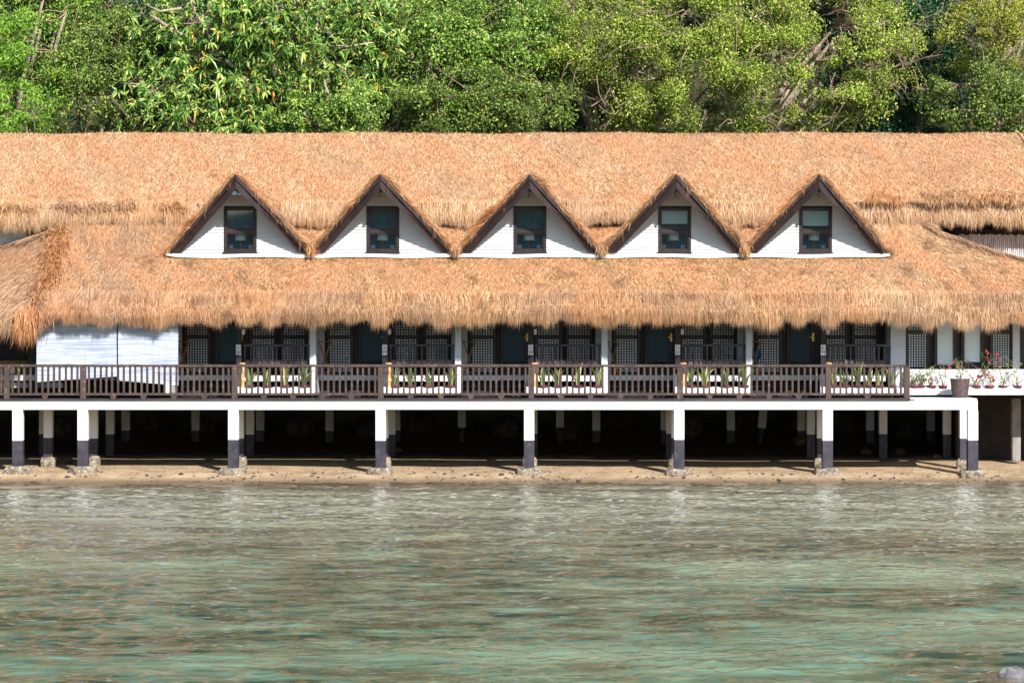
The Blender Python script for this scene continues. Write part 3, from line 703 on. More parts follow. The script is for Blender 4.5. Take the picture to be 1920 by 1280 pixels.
# ------------------------------------------------------------------ dormers
WIN_W, WZ0, WZ1 = 0.50, 6.76, 8.12
for i, xc in enumerate(DX):
    y = DY_WALL
    # gable wall of lapped boards with the window opening left out
    mb = MB(); z = FOOT_Z - 0.06; h = 0.088
    while z < APEX_Z - 0.1:
        z1 = min(z + h, APEX_Z - 0.05)
        wa = max(0.0, min(HALF, (APEX_Z - z) / TANR)); wb = max(0.0, (APEX_Z - z1) / TANR); wb = min(HALF, wb)
        def course(a0, a1, b0, b1):
            mb.add([(a0, y - .042, z), (a1, y - .042, z), (a1, y + .05, z), (a0, y + .05, z), (b0, y, z1), (b1, y, z1), (b1, y + .05, z1), (b0, y + .05, z1)],
                   [(0, 3, 2, 1), (4, 5, 6, 7), (0, 1, 5, 4), (1, 2, 6, 5), (2, 3, 7, 6), (3, 0, 4, 7)])
        if z1 > WZ0 and z < WZ1:
            course(xc - wa, xc - WIN_W, xc - wb, xc - WIN_W); course(xc + WIN_W, xc + wa, xc + WIN_W, xc + wb)
        else:
            course(xc - wa, xc + wa, xc - wb, xc + wb)
        z = z1
    dm = mb.build('dormer', M['siding'], house)
    dm['label'] = ['white gabled dormer with twin grey spotlight', 'white gabled dormer second from the left', 'white gabled dormer in the middle', 'white gabled dormer second from the right', 'white gabled dormer at the right end'][i]
    for s in (-1, 1):
        # barge board leaning forward to the apex
        a = Vector((xc, DY_APEX, APEX_Z)); c = Vector((xc + s * (HALF - .02), DY_WALL - .12, FOOT_Z + .02))
        b = MB(); w = 0.40
        up = Vector((0, 0, 1)); th = Vector((0, 0.06, 0))
        ca = a - up * w; cc = c - up * 0.0 + (a - c).normalized() * 0.0
        cl = c + (a - c) * (w / (APEX_Z - FOOT_Z)) * 0.0
        low = Vector((c.x - s * 0.36, c.y - .0, c.z))
        b.add([a, c, low, ca, a + th, c + th, low + th, ca + th], [(0, 1, 2, 3), (7, 6, 5, 4), (0, 4, 5, 1), (1, 5, 6, 2), (2, 6, 7, 3), (3, 7, 4, 0)])
        b.build('barge_board', M['fascia'], dm)
        # narrow upper trim board, slightly proud
        dn = (c - a).normalized(); a2, c2 = a + Vector((0, -.035, .03)), c + Vector((0, -.035, .03)) - dn * .05
        e1, e2 = Vector((0, 0, -.15)), Vector((-s * .07, 0, -.07)); bk = Vector((0, .033, 0))
        MB().add([a2, c2, c2 + e2, a2 + e1, a2 + bk, c2 + bk, c2 + e2 + bk, a2 + e1 + bk], [(0, 1, 2, 3), (7, 6, 5, 4), (0, 4, 5, 1), (1, 5, 6, 2), (2, 6, 7, 3), (3, 7, 4, 0)]).build('barge_trim', M['fascia'], dm)
        # thatched slope
        Af, Bf = np.array([xc, DY_APEX - .02, APEX_Z + .05]), np.array([xc, 5.0, APEX_Z + .05])
        Cf, Df = np.array([xc + s * (HALF + .0), DY_WALL - .16, FOOT_Z + .07]), np.array([xc + s * (HALF + .0), 3.75, FOOT_Z + .25])
        def dorm_fn(u, v, Af=Af, Bf=Bf, Cf=Cf, Df=Df):
            u = np.asarray(u)[:, None]; v = np.asarray(v)[:, None]
            return (Af * (1 - u) + Bf * u) * (1 - v) + (Cf * (1 - u) + Df * u) * v
        pa = Patch(dorm_fn); rf = pa.body('dormer_thatch', 16, 24, M['thatch'], dm, thick=0.07, rough=0.01)
        nrm = (s * .73, 0, .68)
        S = [scatter(pa, 4200, L=(0.16, 0.34), W=(0.008, 0.015), spread=0.35, lift=0.12, seed=20 + i)]
        vc = lambda v, f=dorm_fn: f(np.full_like(v, 0.015), v)
        k = 3000; v = RNG.uniform(0, 1, k) ; p = vc(v)
        tuf = np.clip(vnoise(p[:, 2] * 1.0, p[:, 0], 5.0, 70 + i * 2 + s), -0.6, 1)
        d = unit(Cf - Af) * 0.8 + RNG.normal(0, .22, (k, 3)) + np.array([0, -0.28, 0.1]) + np.array(nrm) * (np.abs(RNG.normal(.0, .10, k)) + (.95 if s < 0 else .55) * np.clip(tuf, 0, 1) ** 2)[:, None]
        p = p + np.array(nrm) * RNG.uniform(-.05, .04, k)[:, None] + np.array([0, 1, 0]) * RNG.uniform(-.03, .3, k)[:, None]
        S.append(straw_geo(p, d, np.tile(nrm, (k, 1)), RNG.uniform(.13, .30, k) * (1 + .7 * np.clip(tuf, 0, 1)), RNG.uniform(.008, .015, k), .18, .1))
        straw_mesh('thatch_straw', S, M['straw2'], rf)
    # window
    x0, x1 = xc - WIN_W + .005, xc + WIN_W - .005; yf = y - 0.05; t = 0.075
    fm = MB()
    for bx_ in [(x0, x0 + t, WZ0, WZ1), (x1 - t, x1, WZ0, WZ1), (x0 + t, x1 - t, WZ1 - t, WZ1), (x0 + t, x1 - t, WZ0, WZ0 + t), (x0 + t, x1 - t, 7.33, 7.45)]:
        fm.bbox(bx_[0], bx_[1], yf, y + .06, bx_[2], bx_[3], .006)
    fm.build('window_frame', M['frame'], dm)
    MB().box(x0 - .03, x1 + .03, yf - .05, yf, WZ0 - .035, WZ0 + .012).build('window_sill', M['frame'], dm)
    sash = MB()
    for za, zb in ((WZ0 + t, 7.33), (7.45, WZ1 - t)):
        s_ = .028
        sash.box(x0 + t, x0 + t + s_, yf + .02, y + .04, za, zb).box(x1 - t - s_, x1 - t, yf + .02, y + .04, za, zb).box(x0 + t + s_, x1 - t - s_, yf + .02, y + .04, za, za + s_).box(x0 + t + s_, x1 - t - s_, yf + .02, y + .04, zb - s_, zb)
        MB().box(x0 + t, x1 - t, y - .006, y + .002, za, zb).build('pane', M['glass'], dm)
    sash.build('window_sash', M['frame'], dm)
    # dim room niche behind the glass
    rz0, rz1, ry = WZ0 - .05, WZ1 + .08, 3.40
    MB().add([(x0 - .15, y + .07, rz0), (x1 + .15, y + .07, rz0), (x1 + .15, ry, rz0), (x0 - .15, ry, rz0), (x0 - .15, y + .07, rz1), (x1 + .15, y + .07, rz1), (x1 + .15, ry, rz1), (x0 - .15, ry, rz1)],
             [(0, 1, 2, 3), (7, 6, 5, 4), (1, 5, 6, 2), (2, 6, 7, 3), (3, 7, 4, 0)]).build('room_niche', M['roomwall'], dm)
    if i >= 3:
        MB().box(x0 + .09, x1 - .09, y + .085, y + .095, 7.62 if i == 3 else 7.56, WZ1 - .06).build('roller_blind', M['lampshade'], dm)
    # apex fitting
    if i == 0:
        MB().bbox(xc - .14, xc + .02, 1.70, 1.86, 8.42, 8.60, .02).bbox(xc + .03, xc + .16, 1.72, 1.88, 8.42, 8.62, .02).bar((xc, 1.8, 8.6), (xc, 1.8, 8.74), .04, .04).build('spotlight', M['metal'], dm)
    else:
        MB().lathe((xc, 1.78, 8.36), [(.01, 0), (.045, .05), (.05, .12), (.03, .17), (.055, .22), (.03, .30), (.02, .42)], 8).build('drop_finial', M['frame'], dm, smooth=True)
    # things on the sill board inside
    where = ['leftmost dormer window', 'second dormer window from the left', 'middle dormer window', 'fourth dormer window from the left', 'rightmost dormer window'][i]
    lx, ly = xc - .02, 3.19
    lamp = thing('table_lamp', (lx, ly, rz0), f'table lamp with pale drum shade behind the {where}', 'lamp', 'dormer table lamps')
    MB().lathe((lx, ly, rz0), [(.09, 0), (.09, .03), (.02, .05)], 10).build('lamp_base', M['orange'], lamp)
    MB().tube([(lx, ly, rz0 + .04), (lx, ly, rz0 + .5)], .013, 6).build('lamp_stem', M['bamboo'], lamp)
    MB().lathe((lx, ly, 7.12), [(.175, 0), (.165, .20)], 18).build('lamp_shade', M['lampshade'], lamp, smooth=False)
    for s, wh in ((-1, 'left'), (1, 'right')):
        bx_ = lx + s * .30
        ch = thing('small_armchair', (bx_, 3.2, rz0), f'pale chair with amber arm, {wh} side inside {where}', 'chair', 'chairs seen through dormer windows')
        MB().bbox(bx_ - .07, bx_ + .07, 3.24, 3.30, rz0, rz0 + .28, .02).build('backrest', M['lampshade'], ch)
        MB().bbox(bx_ - .03 * s - .035, bx_ - .03 * s + .035, 3.10, 3.2, rz0, rz0 + .17, .01).build('arm', M['orange'], ch)
# white flashing strip along the foot of the dormer wall
mb = MB(); n = 80
xa, xb = DX[0] - HALF - .08, DX[-1] + HALF + .08
for k in range(n):
    x0, x1 = xa + (xb - xa) * k / n, xa + (xb - xa) * (k + 1) / n
    f = lambda x: FOOT_Z - .02 + 0.015 * math.sin(x * 2.1) + 0.05 * max(0, 1 - min(abs(x - xa), abs(x - xb)) / .35)
    mb.add([(x0, 2.80, f(x0) - .10), (x1, 2.80, f(x1) - .10), (x1, 2.84, f(x1)), (x0, 2.84, f(x0)), (x1, 2.97, f(x1) + .01), (x0, 2.97, f(x0) + .01)], [(0, 1, 2, 3), (3, 2, 4, 5)])
mb.build('flashing', M['white'], house)
# thatch lying in the valleys between the dormers
for a, b in zip(DX[:-1], DX[1:]):
    xm = (a + b) / 2
    def val_fn(u, v, xm=xm):
        u = np.asarray(u); v = np.asarray(v); w = np.interp(v, [0, 1], [.75, .10])
        return np.stack([xm + (u - .5) * 2 * w, 3.75 - v * .95, 7.55 - v * .68], -1)
    pa = Patch(val_fn); o = pa.body('valley_thatch', 8, 10, M['thatch'], house, thick=0.05)
    straw_mesh('thatch_straw', [scatter(pa, 1300, L=(.15, .3), W=(.01, .02), spread=.5, lift=.1)], M['straw2'], o)
    k = 500; t_ = RNG.uniform(0, 1, k)
    p = np.stack([RNG.normal(xm, .06, k), 2.80 + RNG.normal(0, .08, k), 6.80 + RNG.uniform(0, .22, k)], -1)
    d = np.stack([RNG.normal(0, .25, k), np.full(k, -.45), np.full(k, -.8)], -1)
    straw_mesh('thatch_straw', [straw_geo(p, d, np.tile([0, -.9, .3], (k, 1)), RNG.uniform(.12, .28, k), RNG.uniform(.01, .02, k), .2, .1)], M['straw2'], o)

# ------------------------------------------------------------------ ground storey
FLOOR, DECK = 3.03, 2.38
PX = [-10.98, -6.62, -2.26, 2.14, 6.48]; PXE = 10.72
POSTX = [-8.84, -4.45, -0.07, 4.34, 8.71]
WY = 3.70


def lattice_window(x0, x1, z0, z1, zt, yw, parent, cols=8, tint='capiz'):
    """dark framed window: capiz lattice below and a strip of it above a rail"""
    t = .085; fr = MB()
    fr.bbox(x0 - t, x0, yw - .05, yw + .04, z0 - t, zt + t, .006).bbox(x1, x1 + t, yw - .05, yw + .04, z0 - t, zt + t, .006)
    fr.bbox(x0, x1, yw - .05, yw + .04, z0 - t, z0, .006).bbox(x0, x1, yw - .05, yw + .04, z1, z1 + .11, .006).bbox(x0, x1, yw - .05, yw + .04, zt, zt + t, .006)
    w = fr.build('window', M['frame'], parent)
    pitch = (x1 - x0) / cols
    for za, zb in ((z0, z1), (z1 + .11, zt)):
        MB().box(x0, x1, yw - .012, yw + .02, za, zb).build('shell_pane', M[tint], w)
        lt = MB()
        for c in range(cols + 1):
            xx = x0 + c * pitch; lt.box(xx - pitch * .19, xx + pitch * .19, yw - .024, yw + .006, za, zb)
        rows = max(1, round((zb - za) / pitch)); ph = (zb - za) / rows
        for r in range(rows + 1):
            zz = za + r * ph; lt.box(x0, x1, yw - .021, yw + .004, zz - ph * .19, zz + ph * .19)
        lt.build('lattice', M['frame'], w, kind='stuff')
    return w


def glazed_door(x0, x1, z0, z1, parent, brass_x):
    t = .1; yw = WY
    d = MB(); d.bbox(x0 - t, x0, yw - .045, yw + .04, FLOOR, z1 + t, .006).bbox(x1, x1 + t, yw - .045, yw + .04, FLOOR, z1 + t, .006)
    d.bbox(x0, x1, yw - .045, yw + .04, z1, z1 + t, .006).bbox(x0, x1, yw - .045, yw + .04, FLOOR, z0 - .02, .006).box(x0, x1, yw - .03, yw + .03, z0 - .02, z0)
    o = d.build('door', M['frame'], parent)
    MB().box(x0, x1, yw + .005, yw + .012, z0, z1).build('pane', M['darkglass'], o)
    MB().bbox(brass_x - .035, brass_x + .035, yw - .062, yw - .046, Z_(640, WY), Z_(624, WY), .005).bar((brass_x - .1, yw - .09, Z_(632, WY)), (brass_x, yw - .09, Z_(632, WY)), .025, .025).bar((brass_x, yw - .1, Z_(632, WY)), (brass_x, yw - .05, Z_(632, WY)), .025, .025).build('handle', M['brass'], o)
    return o


# window wall backing, slab and base
MB().box(-16.5, 10.9, WY + .045, WY + .16, FLOOR - .1, 6.2).build('wall', M['darkwall'], house)
ns_ = MB().box(-14.9, 10.9, 3.32, 9.2, FLOOR - .155, FLOOR); ns_.build('porch_floor', M['porchfloor'], house)
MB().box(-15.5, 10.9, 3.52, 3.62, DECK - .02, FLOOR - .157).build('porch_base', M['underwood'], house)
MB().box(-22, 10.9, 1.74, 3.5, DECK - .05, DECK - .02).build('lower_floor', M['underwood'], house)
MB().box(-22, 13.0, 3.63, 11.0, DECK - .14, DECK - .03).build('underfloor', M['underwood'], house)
MB().box(-22, 16.8, 9.0, 9.2, DECK, 7.6).build('rear_wall', M['darkwall'], house) if False else None
MB().box(-14.5, 16.8, 9.0, 9.2, DECK, 7.4).build('rear_wall', M['darkwall'], house)
for k, z in enumerate((2.50, 2.66)):
    MB().box(-15.5, 10.9, 3.44 + .001 * k, 3.515, z, z + .05).build('base_rail', M['deckwood'], house)

zA0, zA1, zAt = Z_(697, WY), Z_(635, WY), Z_(600, WY)
for i, x0 in enumerate(PX):
    num = 28 + i; xe = PX[i + 1] if i < 4 else PXE
    lattice_window(x0 + .39, x0 + 1.03, zA0, zA1, zAt, WY, house)
    glazed_door(x0 + 1.36, x0 + 2.0, Z_(681, WY), Z_(596, WY), house, x0 + 2.07)
    lattice_window(x0 + 2.40, x0 + 3.05, Z_(690, WY), zA1, zAt, WY, house, tint='capiz')
    lattice_window(x0 + 3.34, x0 + 3.99, Z_(690, WY), zA1, zAt, WY, house)
    # raised white floor edge before the bench half
    MB().box(POSTX[i] + .10, xe - .12, 2.35, 3.318, FLOOR - .165, FLOOR + .002).build('porch_floor', M['porchfloor'], house)
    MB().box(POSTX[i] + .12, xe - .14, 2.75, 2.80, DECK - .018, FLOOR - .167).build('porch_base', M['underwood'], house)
    # partition between the units, lapped white boards, wider pier at the window wall
    mb = MB().siding(x0 - .085, x0 + .085, 2.12, WY - .02, 2.45, 5.7); mb.siding(x0 - .24, x0 + .24, WY - .14, WY - .03, FLOOR, 5.7)
    mb.build('partition', M['siding'], house)
    # number post: dark wood on a white block
    px_ = POSTX[i]
    MB().bbox(px_ - .085, px_ + .085, 2.08, 2.25, FLOOR + .06, 5.4, .01).build('porch_post', M['darkwall'], house)
    MB().bbox(px_ - .10, px_ + .10, 2.06, 2.27, DECK - .015, FLOOR + .055, .01).build('post_block', M['white'], house)

    # planter ledge with a scalloped top
    mb = MB(); xa, xb = px_ - .13, xe + .06; n = 44
    lows = [(468, 500, 535, 570), (742, 770, 805, 845), (1017, 1046, 1084, 1121), (1296, 1321, 1361, 1396), (1564, 1585, 1609, 1629, 1649, 1673)][i]
    pots = [X_(p, 1.80) for p in lows]
    def ztop(x): return Z_(725, 1.8) - 0.045 * max(0, max(math.cos(min(1.57, abs(x - q) / .24 * 1.57)) for q in pots))
    for k in range(n):
        u0, u1 = xa + (xb - xa) * k / n, xa + (xb - xa) * (k + 1) / n
        a, b = ztop(u0), ztop(u1); zb = Z_(738, 1.64)
        mb.add([(u0, 1.64, zb), (u1, 1.64, zb), (u1, 1.64, b - .03), (u0, 1.64, a - .03), (u1, 1.68, b), (u0, 1.68, a), (u1, 2.0, b), (u0, 2.0, a), (u1, 2.0, zb), (u0, 2.0, zb)],
               [(0, 1, 2, 3), (3, 2, 4, 5), (5, 4, 6, 7), (7, 6, 8, 9)])
    mb.add([(xa, 1.64, zb), (xa, 2.0, zb), (xa, 2.0, ztop(xa)), (xa, 1.64, ztop(xa) - .03), (xb, 1.64, zb), (xb, 2.0, zb), (xb, 2.0, ztop(xb)), (xb, 1.64, ztop(xb) - .03)], [(0, 3, 2, 1), (4, 5, 6, 7)])
    mb.build('planter_ledge', M['white'], house)
    MB().box(xa + .03, xb - .03, 1.80, 1.98, DECK - .015, zb + .002).build('ledge_base', M['underwood'], house)
# end pier, right-hand room
mb = MB().siding(X_(1670, 2.5), X_(1697, 2.5), 2.42, 3.7, 2.45, 5.6); mb.build('partition', M['siding'], house)
RY = 2.60
MB().box(X_(1697, 2.6) + .01, 19, RY + .05, RY + .2, Z_(692, RY), 5.6).build('wall', M['darkwall'], house)
lattice_window(X_(1703, RY), X_(1737, RY), Z_(688, RY), Z_(626, RY), Z_(596, RY), RY, house, cols=7)
lattice_window(X_(1861, RY), X_(1893, RY), Z_(688, RY), Z_(626, RY), Z_(596, RY), RY, house, cols=7)
for a, b, zb in ((1757, 1787, 684), (1808, 1838, 684)):
    x0, x1 = X_(a, RY), X_(b, RY); t = .1; z0, z1 = Z_(zb, RY), Z_(590, RY)
    w = MB().bbox(x0 - t, x0, RY - .06, RY + .05, z0 - .12, z1, .008).bbox(x1, x1 + t, RY - .06, RY + .05, z0 - .12, z1, .008).bbox(x0, x1, RY - .06, RY + .05, z0 - .12, z0, .008).build('window', M['fascia'], house)
    zs = z0 if a == 1757 else z0 + .09
    MB().box(x0, x1, RY + .012, RY + .02, zs, z1).build('roller_blind', M['paleblind'], w)
    if zs > z0: MB().box(x0, x1, RY + .014, RY + .022, z0, zs - .002).build('pane', M['darkglass'], w)
MB().siding(X_(1899, 2.5), X_(1911, 2.5), 2.44, 2.64, Z_(692, RY), 5.6).build('pier', M['siding'], house)
x0 = X_(1917, RY); MB().bbox(x0 - .08, x0, RY - .05, RY + .045, Z_(690, RY), 5.3, .006).box(x0, x0 + 1.2, RY + .01, RY + .02, Z_(690, RY), 5.3).build('window', M['frame'], house)
# planter wall and ledge of the right-hand room
MB().box(X_(1697, 2.3), 19, 2.16, RY + .19, Z_(739, 2.3), Z_(692, 2.3)).build('planter_wall', M['white'], house)
pots_r = [1715, 1726, 1747, 1768, 1831, 1855, 1880, 1908]
mb = MB(); xa, xb, n = X_(1680, 1.8), 19, 120
def ztop(x): return Z_(726, 1.8) - 0.04 * max(0, max(math.cos(min(1.57, abs(x - X_(q, 1.8)) / .2 * 1.57)) for q in pots_r)) + .012 * math.sin(x * 5)
for k in range(n):
    u0, u1 = xa + (xb - xa) * k / n, xa + (xb - xa) * (k + 1) / n; a, b = ztop(u0), ztop(u1); zb = Z_(740, 1.6)
    mb.add([(u0, 1.60, zb), (u1, 1.60, zb), (u1, 1.60, b - .03), (u0, 1.60, a - .03), (u1, 1.65, b), (u0, 1.65, a), (u1, 2.158, b), (u0, 2.158, a), (u1, 2.158, zb), (u0, 2.158, zb)], [(0, 1, 2, 3), (3, 2, 4, 5), (5, 4, 6, 7), (7, 6, 8, 9), (9, 8, 1, 0)])
mb.build('planter_ledge', M['white'], house)
MB().box(13.05, 19, 2.2, 8.5, Z_(742, 1.6), Z_(741, 1.6)).build('underfloor', M['underwood'], house)
# grey concrete column at the right edge, far wall pieces up under the roof
MB().bbox(X_(1897, 3.4), X_(1913, 3.4), 3.3, 3.6, 0.4, 2.33, .02).build('column', pm('raw_grey_concrete', lin(150, 146, 142), lin(120, 116, 112), rough=.9, bump=.4), house)
xr_ = X_(1790, 4.4)
bw = MB().box(xr_, 19, 4.52, 4.6, 6.2, 7.5).build('upper_wall', M['underwood'], house)
w0 = X_(1800, 4.45); src = None; kx = 0
while w0 + kx * .062 < 17.2:
    x = w0 + kx * .062
    if src is None or kx % 5 == 0:
        src = MB().tube([(x, 4.47, 6.2), (x + random.uniform(-.01, .01), 4.47, 6.8), (x, 4.47, 7.36)], [.03, .029, .03], 7).build('bamboo_cane', M['whitebamboo'], bw)
        base = WPOS[src.name].copy()
    else:
        inst(src, 'bamboo_cane', (x, base.y, base.z - random.uniform(0, .05)), bw)
    kx += 1
MB().box(-22, X_(52, 4.6), 4.5, 4.6, 5.5, 7.6).build('upper_wall', M['white'], house)
# left porch bay seen beside the blinds
MB().bbox(X_(56, 3), X_(70, 3), 2.7, 2.95, DECK, 5.2, .01).build('porch_post', M['fascia'], house)
MB().box(-22, X_(70, 2.4), 2.36, 2.5, Z_(619, 2.4), Z_(608, 2.4)).build('lintel', M['white'], house)
MB().box(-22, X_(70, 2.4), 2.36, 2.5, Z_(713, 2.4), Z_(703, 2.4)).build('porch_floor', M['porchfloor'], house)
MB().box(-22, X_(120, 3.2), 3.0, 3.1, Z_(727, 3), Z_(717, 3)).build('porch_floor', M['porchfloor'], house)
MB().box(-22, X_(72, 5.0), 5.0, 5.1, FLOOR - .1, Z_(667, 5)).box(X_(50, 5.0), X_(72, 5.0), 5.0, 5.1, Z_(667, 5), 5.3).box(X_(-150, 5), X_(5, 5.0), 5.0, 5.1, Z_(667, 5), 5.3).build('wall', M['darkwall'], house)
MB().box(-22, X_(40, 5), 4.9, 4.999, Z_(668, 5), Z_(663, 5)).build('sill', M['metal'], house)

MB().box(13.2, 26, 4.6, 5.0, 0.2, Z_(742, 1.6) - .05).box(13.06, 13.2, 4.6, 11, .2, 2.2).build('shade_wall', M['underwood'], house)  # added dark wall: keeps sun and sunlit sand out of the underfloor
# ------------------------------------------------------------------ boardwalk on pilings
walk = thing('boardwalk', (0, 0.8, DECK - .3), 'white beamed boardwalk on black footed white pilings along the shore', 'boardwalk')
XL, XR = -22.0, 13.0
nseg = 9
bz0, bz1 = Z_(768, 0), Z_(750, 0)
cuts = [XL] + [x + .02 for x in (-15.1, -8.78, -4.47, -0.125, 4.27, 8.61)] + [XR]
for a, b in zip(cuts[:-1], cuts[1:]):
    MB().bbox(a, b - .004, -.14, .14, bz0 + random.uniform(-.008, .008), bz1, .012).build('beam', M['white'], walk)
MB().bbox(XL, X_(1705, 0), -.17, -.145, bz1 - .02, DECK + .005, .004).box(XL, X_(1705, 0), -.144, .13, bz1 + .003, DECK - .045).build('edge_board', M['deckwood'], walk)
for k in range(8):
    y0 = -.142 + k * .212
    MB().bbox(XL, 11.15 + random.uniform(-.01, .01), y0, y0 + .203, DECK - .04, DECK, .005).build('deck_board', M['deckwood'], walk)
MB().box(X_(1706, 0), XR - .02, -.13, 1.56, bz1 + .003, DECK + .02).build('end_slab', M['white'], walk)
# pilings: (photo x, row depth); shared by rows, each its own object
ROWS = {0: (0.0, .150), 1: (1.76, .132), 2: (5.2, .128), 3: (8.6, .128)}
pil = [(34, 0), (156, 0), (438, 0), (714, 0), (992, 0), (1273, 0), (1551, 0), (1823, 0),
       (91, 1), (175, 1), (449, 1), (720, 1), (993, 1), (1267, 1), (1540, 1), (1807, 1), (82, 2),
       (207, 2), (469, 2), (734, 2), (1000, 2), (1256, 2), (1520, 2), (1655, 2), (1775, 2),
       (236, 3), (367, 3), (488, 3), (618, 3), (743, 3), (866, 3), (1118, 3), (1246, 3), (1370, 3), (1502, 3), (1631, 3), (1745, 3), (1050, 3), (1428, 3)]
for px_, r in pil:
    Y, hw = ROWS[r]; x = X_(px_, Y); zc = Z_(825, 0) + random.uniform(-.015, .015)
    gz_ = float(bed_z(np.array([x]), np.array([Y]))[0])
    broken = px_ in (1050, 1428, 866)
    zb = zc + (.1 if broken else 0)
    top = bz0 - .002 if r == 0 else DECK - .142
    parent = walk if r == 0 else house
    mb = MB().bbox(x - hw, x + hw, Y - hw, Y + hw, zb, top, .012)
    o = mb.build('piling', M['white'], parent)
    if px_ == 1428: o.rotation_euler = (0, math.radians(5), 0)
    if not broken:
        MB().bbox(x - hw - .004, x + hw + .004, Y - hw - .004, Y + hw + .004, gz_ - .1, zb - .001, .012).build('painted_foot', M['piling_black'], o)
    else:
        MB().bbox(x - hw * .7, x + hw * .5, Y - hw * .7, Y + hw * .7, gz_ - .1, zb - .001, .03).build('painted_foot', M['darkrock'], o)
    if r in (0, 1):
        # chipped concrete footing
        mb = MB(); n = 14; ww = .34 if r == 0 else .22; hh = .16 if r == 0 else .30
        rr = [(ww * random.uniform(.9, 1.3), 0) for _ in range(n)]
        for lev, zz in enumerate((gz_ - .15, gz_ + hh * .55, gz_ + hh)):
            for k in range(n):
                t = 2 * math.pi * k / n + .2
                c, s_ = math.cos(t), math.sin(t); q = max(abs(c), abs(s_)) ** .75
                rad = ww * (1.15 if r == 0 else 1.0) / q * random.uniform(.88, 1.08) * (1 if lev < 2 else .86)
                mb.v.append((x + rad * c, Y + rad * s_ * (.8), zz + random.uniform(-.03, .03)))
        for lev in range(2):
            for k in range(n):
                j = (k + 1) % n; mb.f.append((lev * n + k, lev * n + j, lev * n + n + j, lev * n + n + k))
        mb.f.append(tuple(range(2 * n, 3 * n)))
        mb.build('footing', M['footing'], o)
# beam ends under the house: cross beams on each row
for r in (2, 3):
    Y, hw = ROWS[r]
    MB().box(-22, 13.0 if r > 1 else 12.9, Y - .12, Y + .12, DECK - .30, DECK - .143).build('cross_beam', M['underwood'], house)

# ------------------------------------------------------------------ front railing
rail = thing('deck_railing', (0, 0, DECK), 'long dark brown wooden balustrade along the front of the boardwalk', 'railing')
ZR1, ZR0 = Z_(683, 0), Z_(688, 0)
NUMW = {28: 'twenty-eight', 29: 'twenty-nine', 30: 'thirty', 31: 'thirty-one', 32: 'thirty-two'}
posts_px = [(-140, 5), (13, 6), (156, 5), (440, 5), (714, 5), (996, 5), (1275, 5), (1553, 5), (1700, 5)]
RYc = 0.0
xs_p = [X_(p, 0) for p, _ in posts_px]
for (p, w), x in zip(posts_px, xs_p):
    MB().bbox(x - .085, x + .085, RYc - .07, RYc + .07, DECK + .002, ZR0 - .002, .008).build('post', M['rail'], rail)
    if p not in (156, -140, 1700):
        MB().bbox(x + .09, x + .23, RYc - .055, RYc + .055, ZR0 - .19, ZR0 - .003, .008).build('post_cheek', M['rail'], rail)
bal = None
for a, b in zip(xs_p[:-1], xs_p[1:]):
    n = max(3, round((b - a) / .172))
    MB().bbox(a + .002, b - .002, RYc - .06, RYc + .06, ZR0, ZR1 + random.uniform(-.006, .006), .01).build('handrail', M['rail'], rail)
    MB().bbox(a + .087, b - .087, RYc - .035, RYc + .035, Z_(741, 0), Z_(736.5, 0), .006).build('bottom_rail', M['rail'], rail)
    for k in range(1, n):
        x = a + (b - a) * k / n + random.uniform(-.008, .008)
        if a < X_(0, 0) - 1 and x < X_(0, 0) - .6: continue
        if bal is None:
            bal = MB().bbox(x - .031, x + .031, RYc - .028, RYc + .028, Z_(736.5, 0) + .001, ZR0 - .001, .006).build('baluster', M['rail'], rail); bb = WPOS[bal.name].copy()
        else:
            o = inst(bal, 'baluster', (x, RYc, bb.z), rail); o.rotation_euler = (0, random.uniform(-.008, .008), random.uniform(-.05, .05))
    m_ = max(2, round((b - a) / .95))
    for k in range(1, m_):
        x = a + (b - a) * k / m_
        MB().add([(x - .1, -.05, Z_(741, 0) - .001), (x + .1, -.05, Z_(741, 0) - .001), (x + .05, -.05, DECK + .002), (x - .05, -.05, DECK + .002), (x - .1, .05, Z_(741, 0) - .001), (x + .1, .05, Z_(741, 0) - .001), (x + .05, .05, DECK + .002), (x - .05, .05, DECK + .002)],
                 [(0, 1, 2, 3), (7, 6, 5, 4), (0, 4, 5, 1), (1, 5, 6, 2), (2, 6, 7, 3), (3, 7, 4, 0)]).build('rail_block', M['rail'], rail)

# ------------------------------------------------------------------ porch furniture and fittings per unit
def text_mesh(txt, size, mat, name):
    cu = bpy.data.curves.new(name, 'FONT'); cu.body = txt; cu.size = size; cu.align_x = 'CENTER'; cu.align_y = 'CENTER'; cu.extrude = 0.002; cu.resolution_u = 3
    to = bpy.data.objects.new(name, cu); COL.objects.link(to); bpy.context.view_layer.update()
    me = bpy.data.meshes.new_from_object(to.evaluated_get(bpy.context.evaluated_depsgraph_get()))
    bpy.data.objects.remove(to); me.materials.clear(); me.materials.append(mat); return me


leafy = island_mat('striped_sword_leaves', [(0, lin(52, 76, 40)), (.45, lin(84, 108, 54)), (.8, lin(128, 140, 74)), (1, lin(196, 188, 118))], rough=.5, spec=.4, transl=.15)


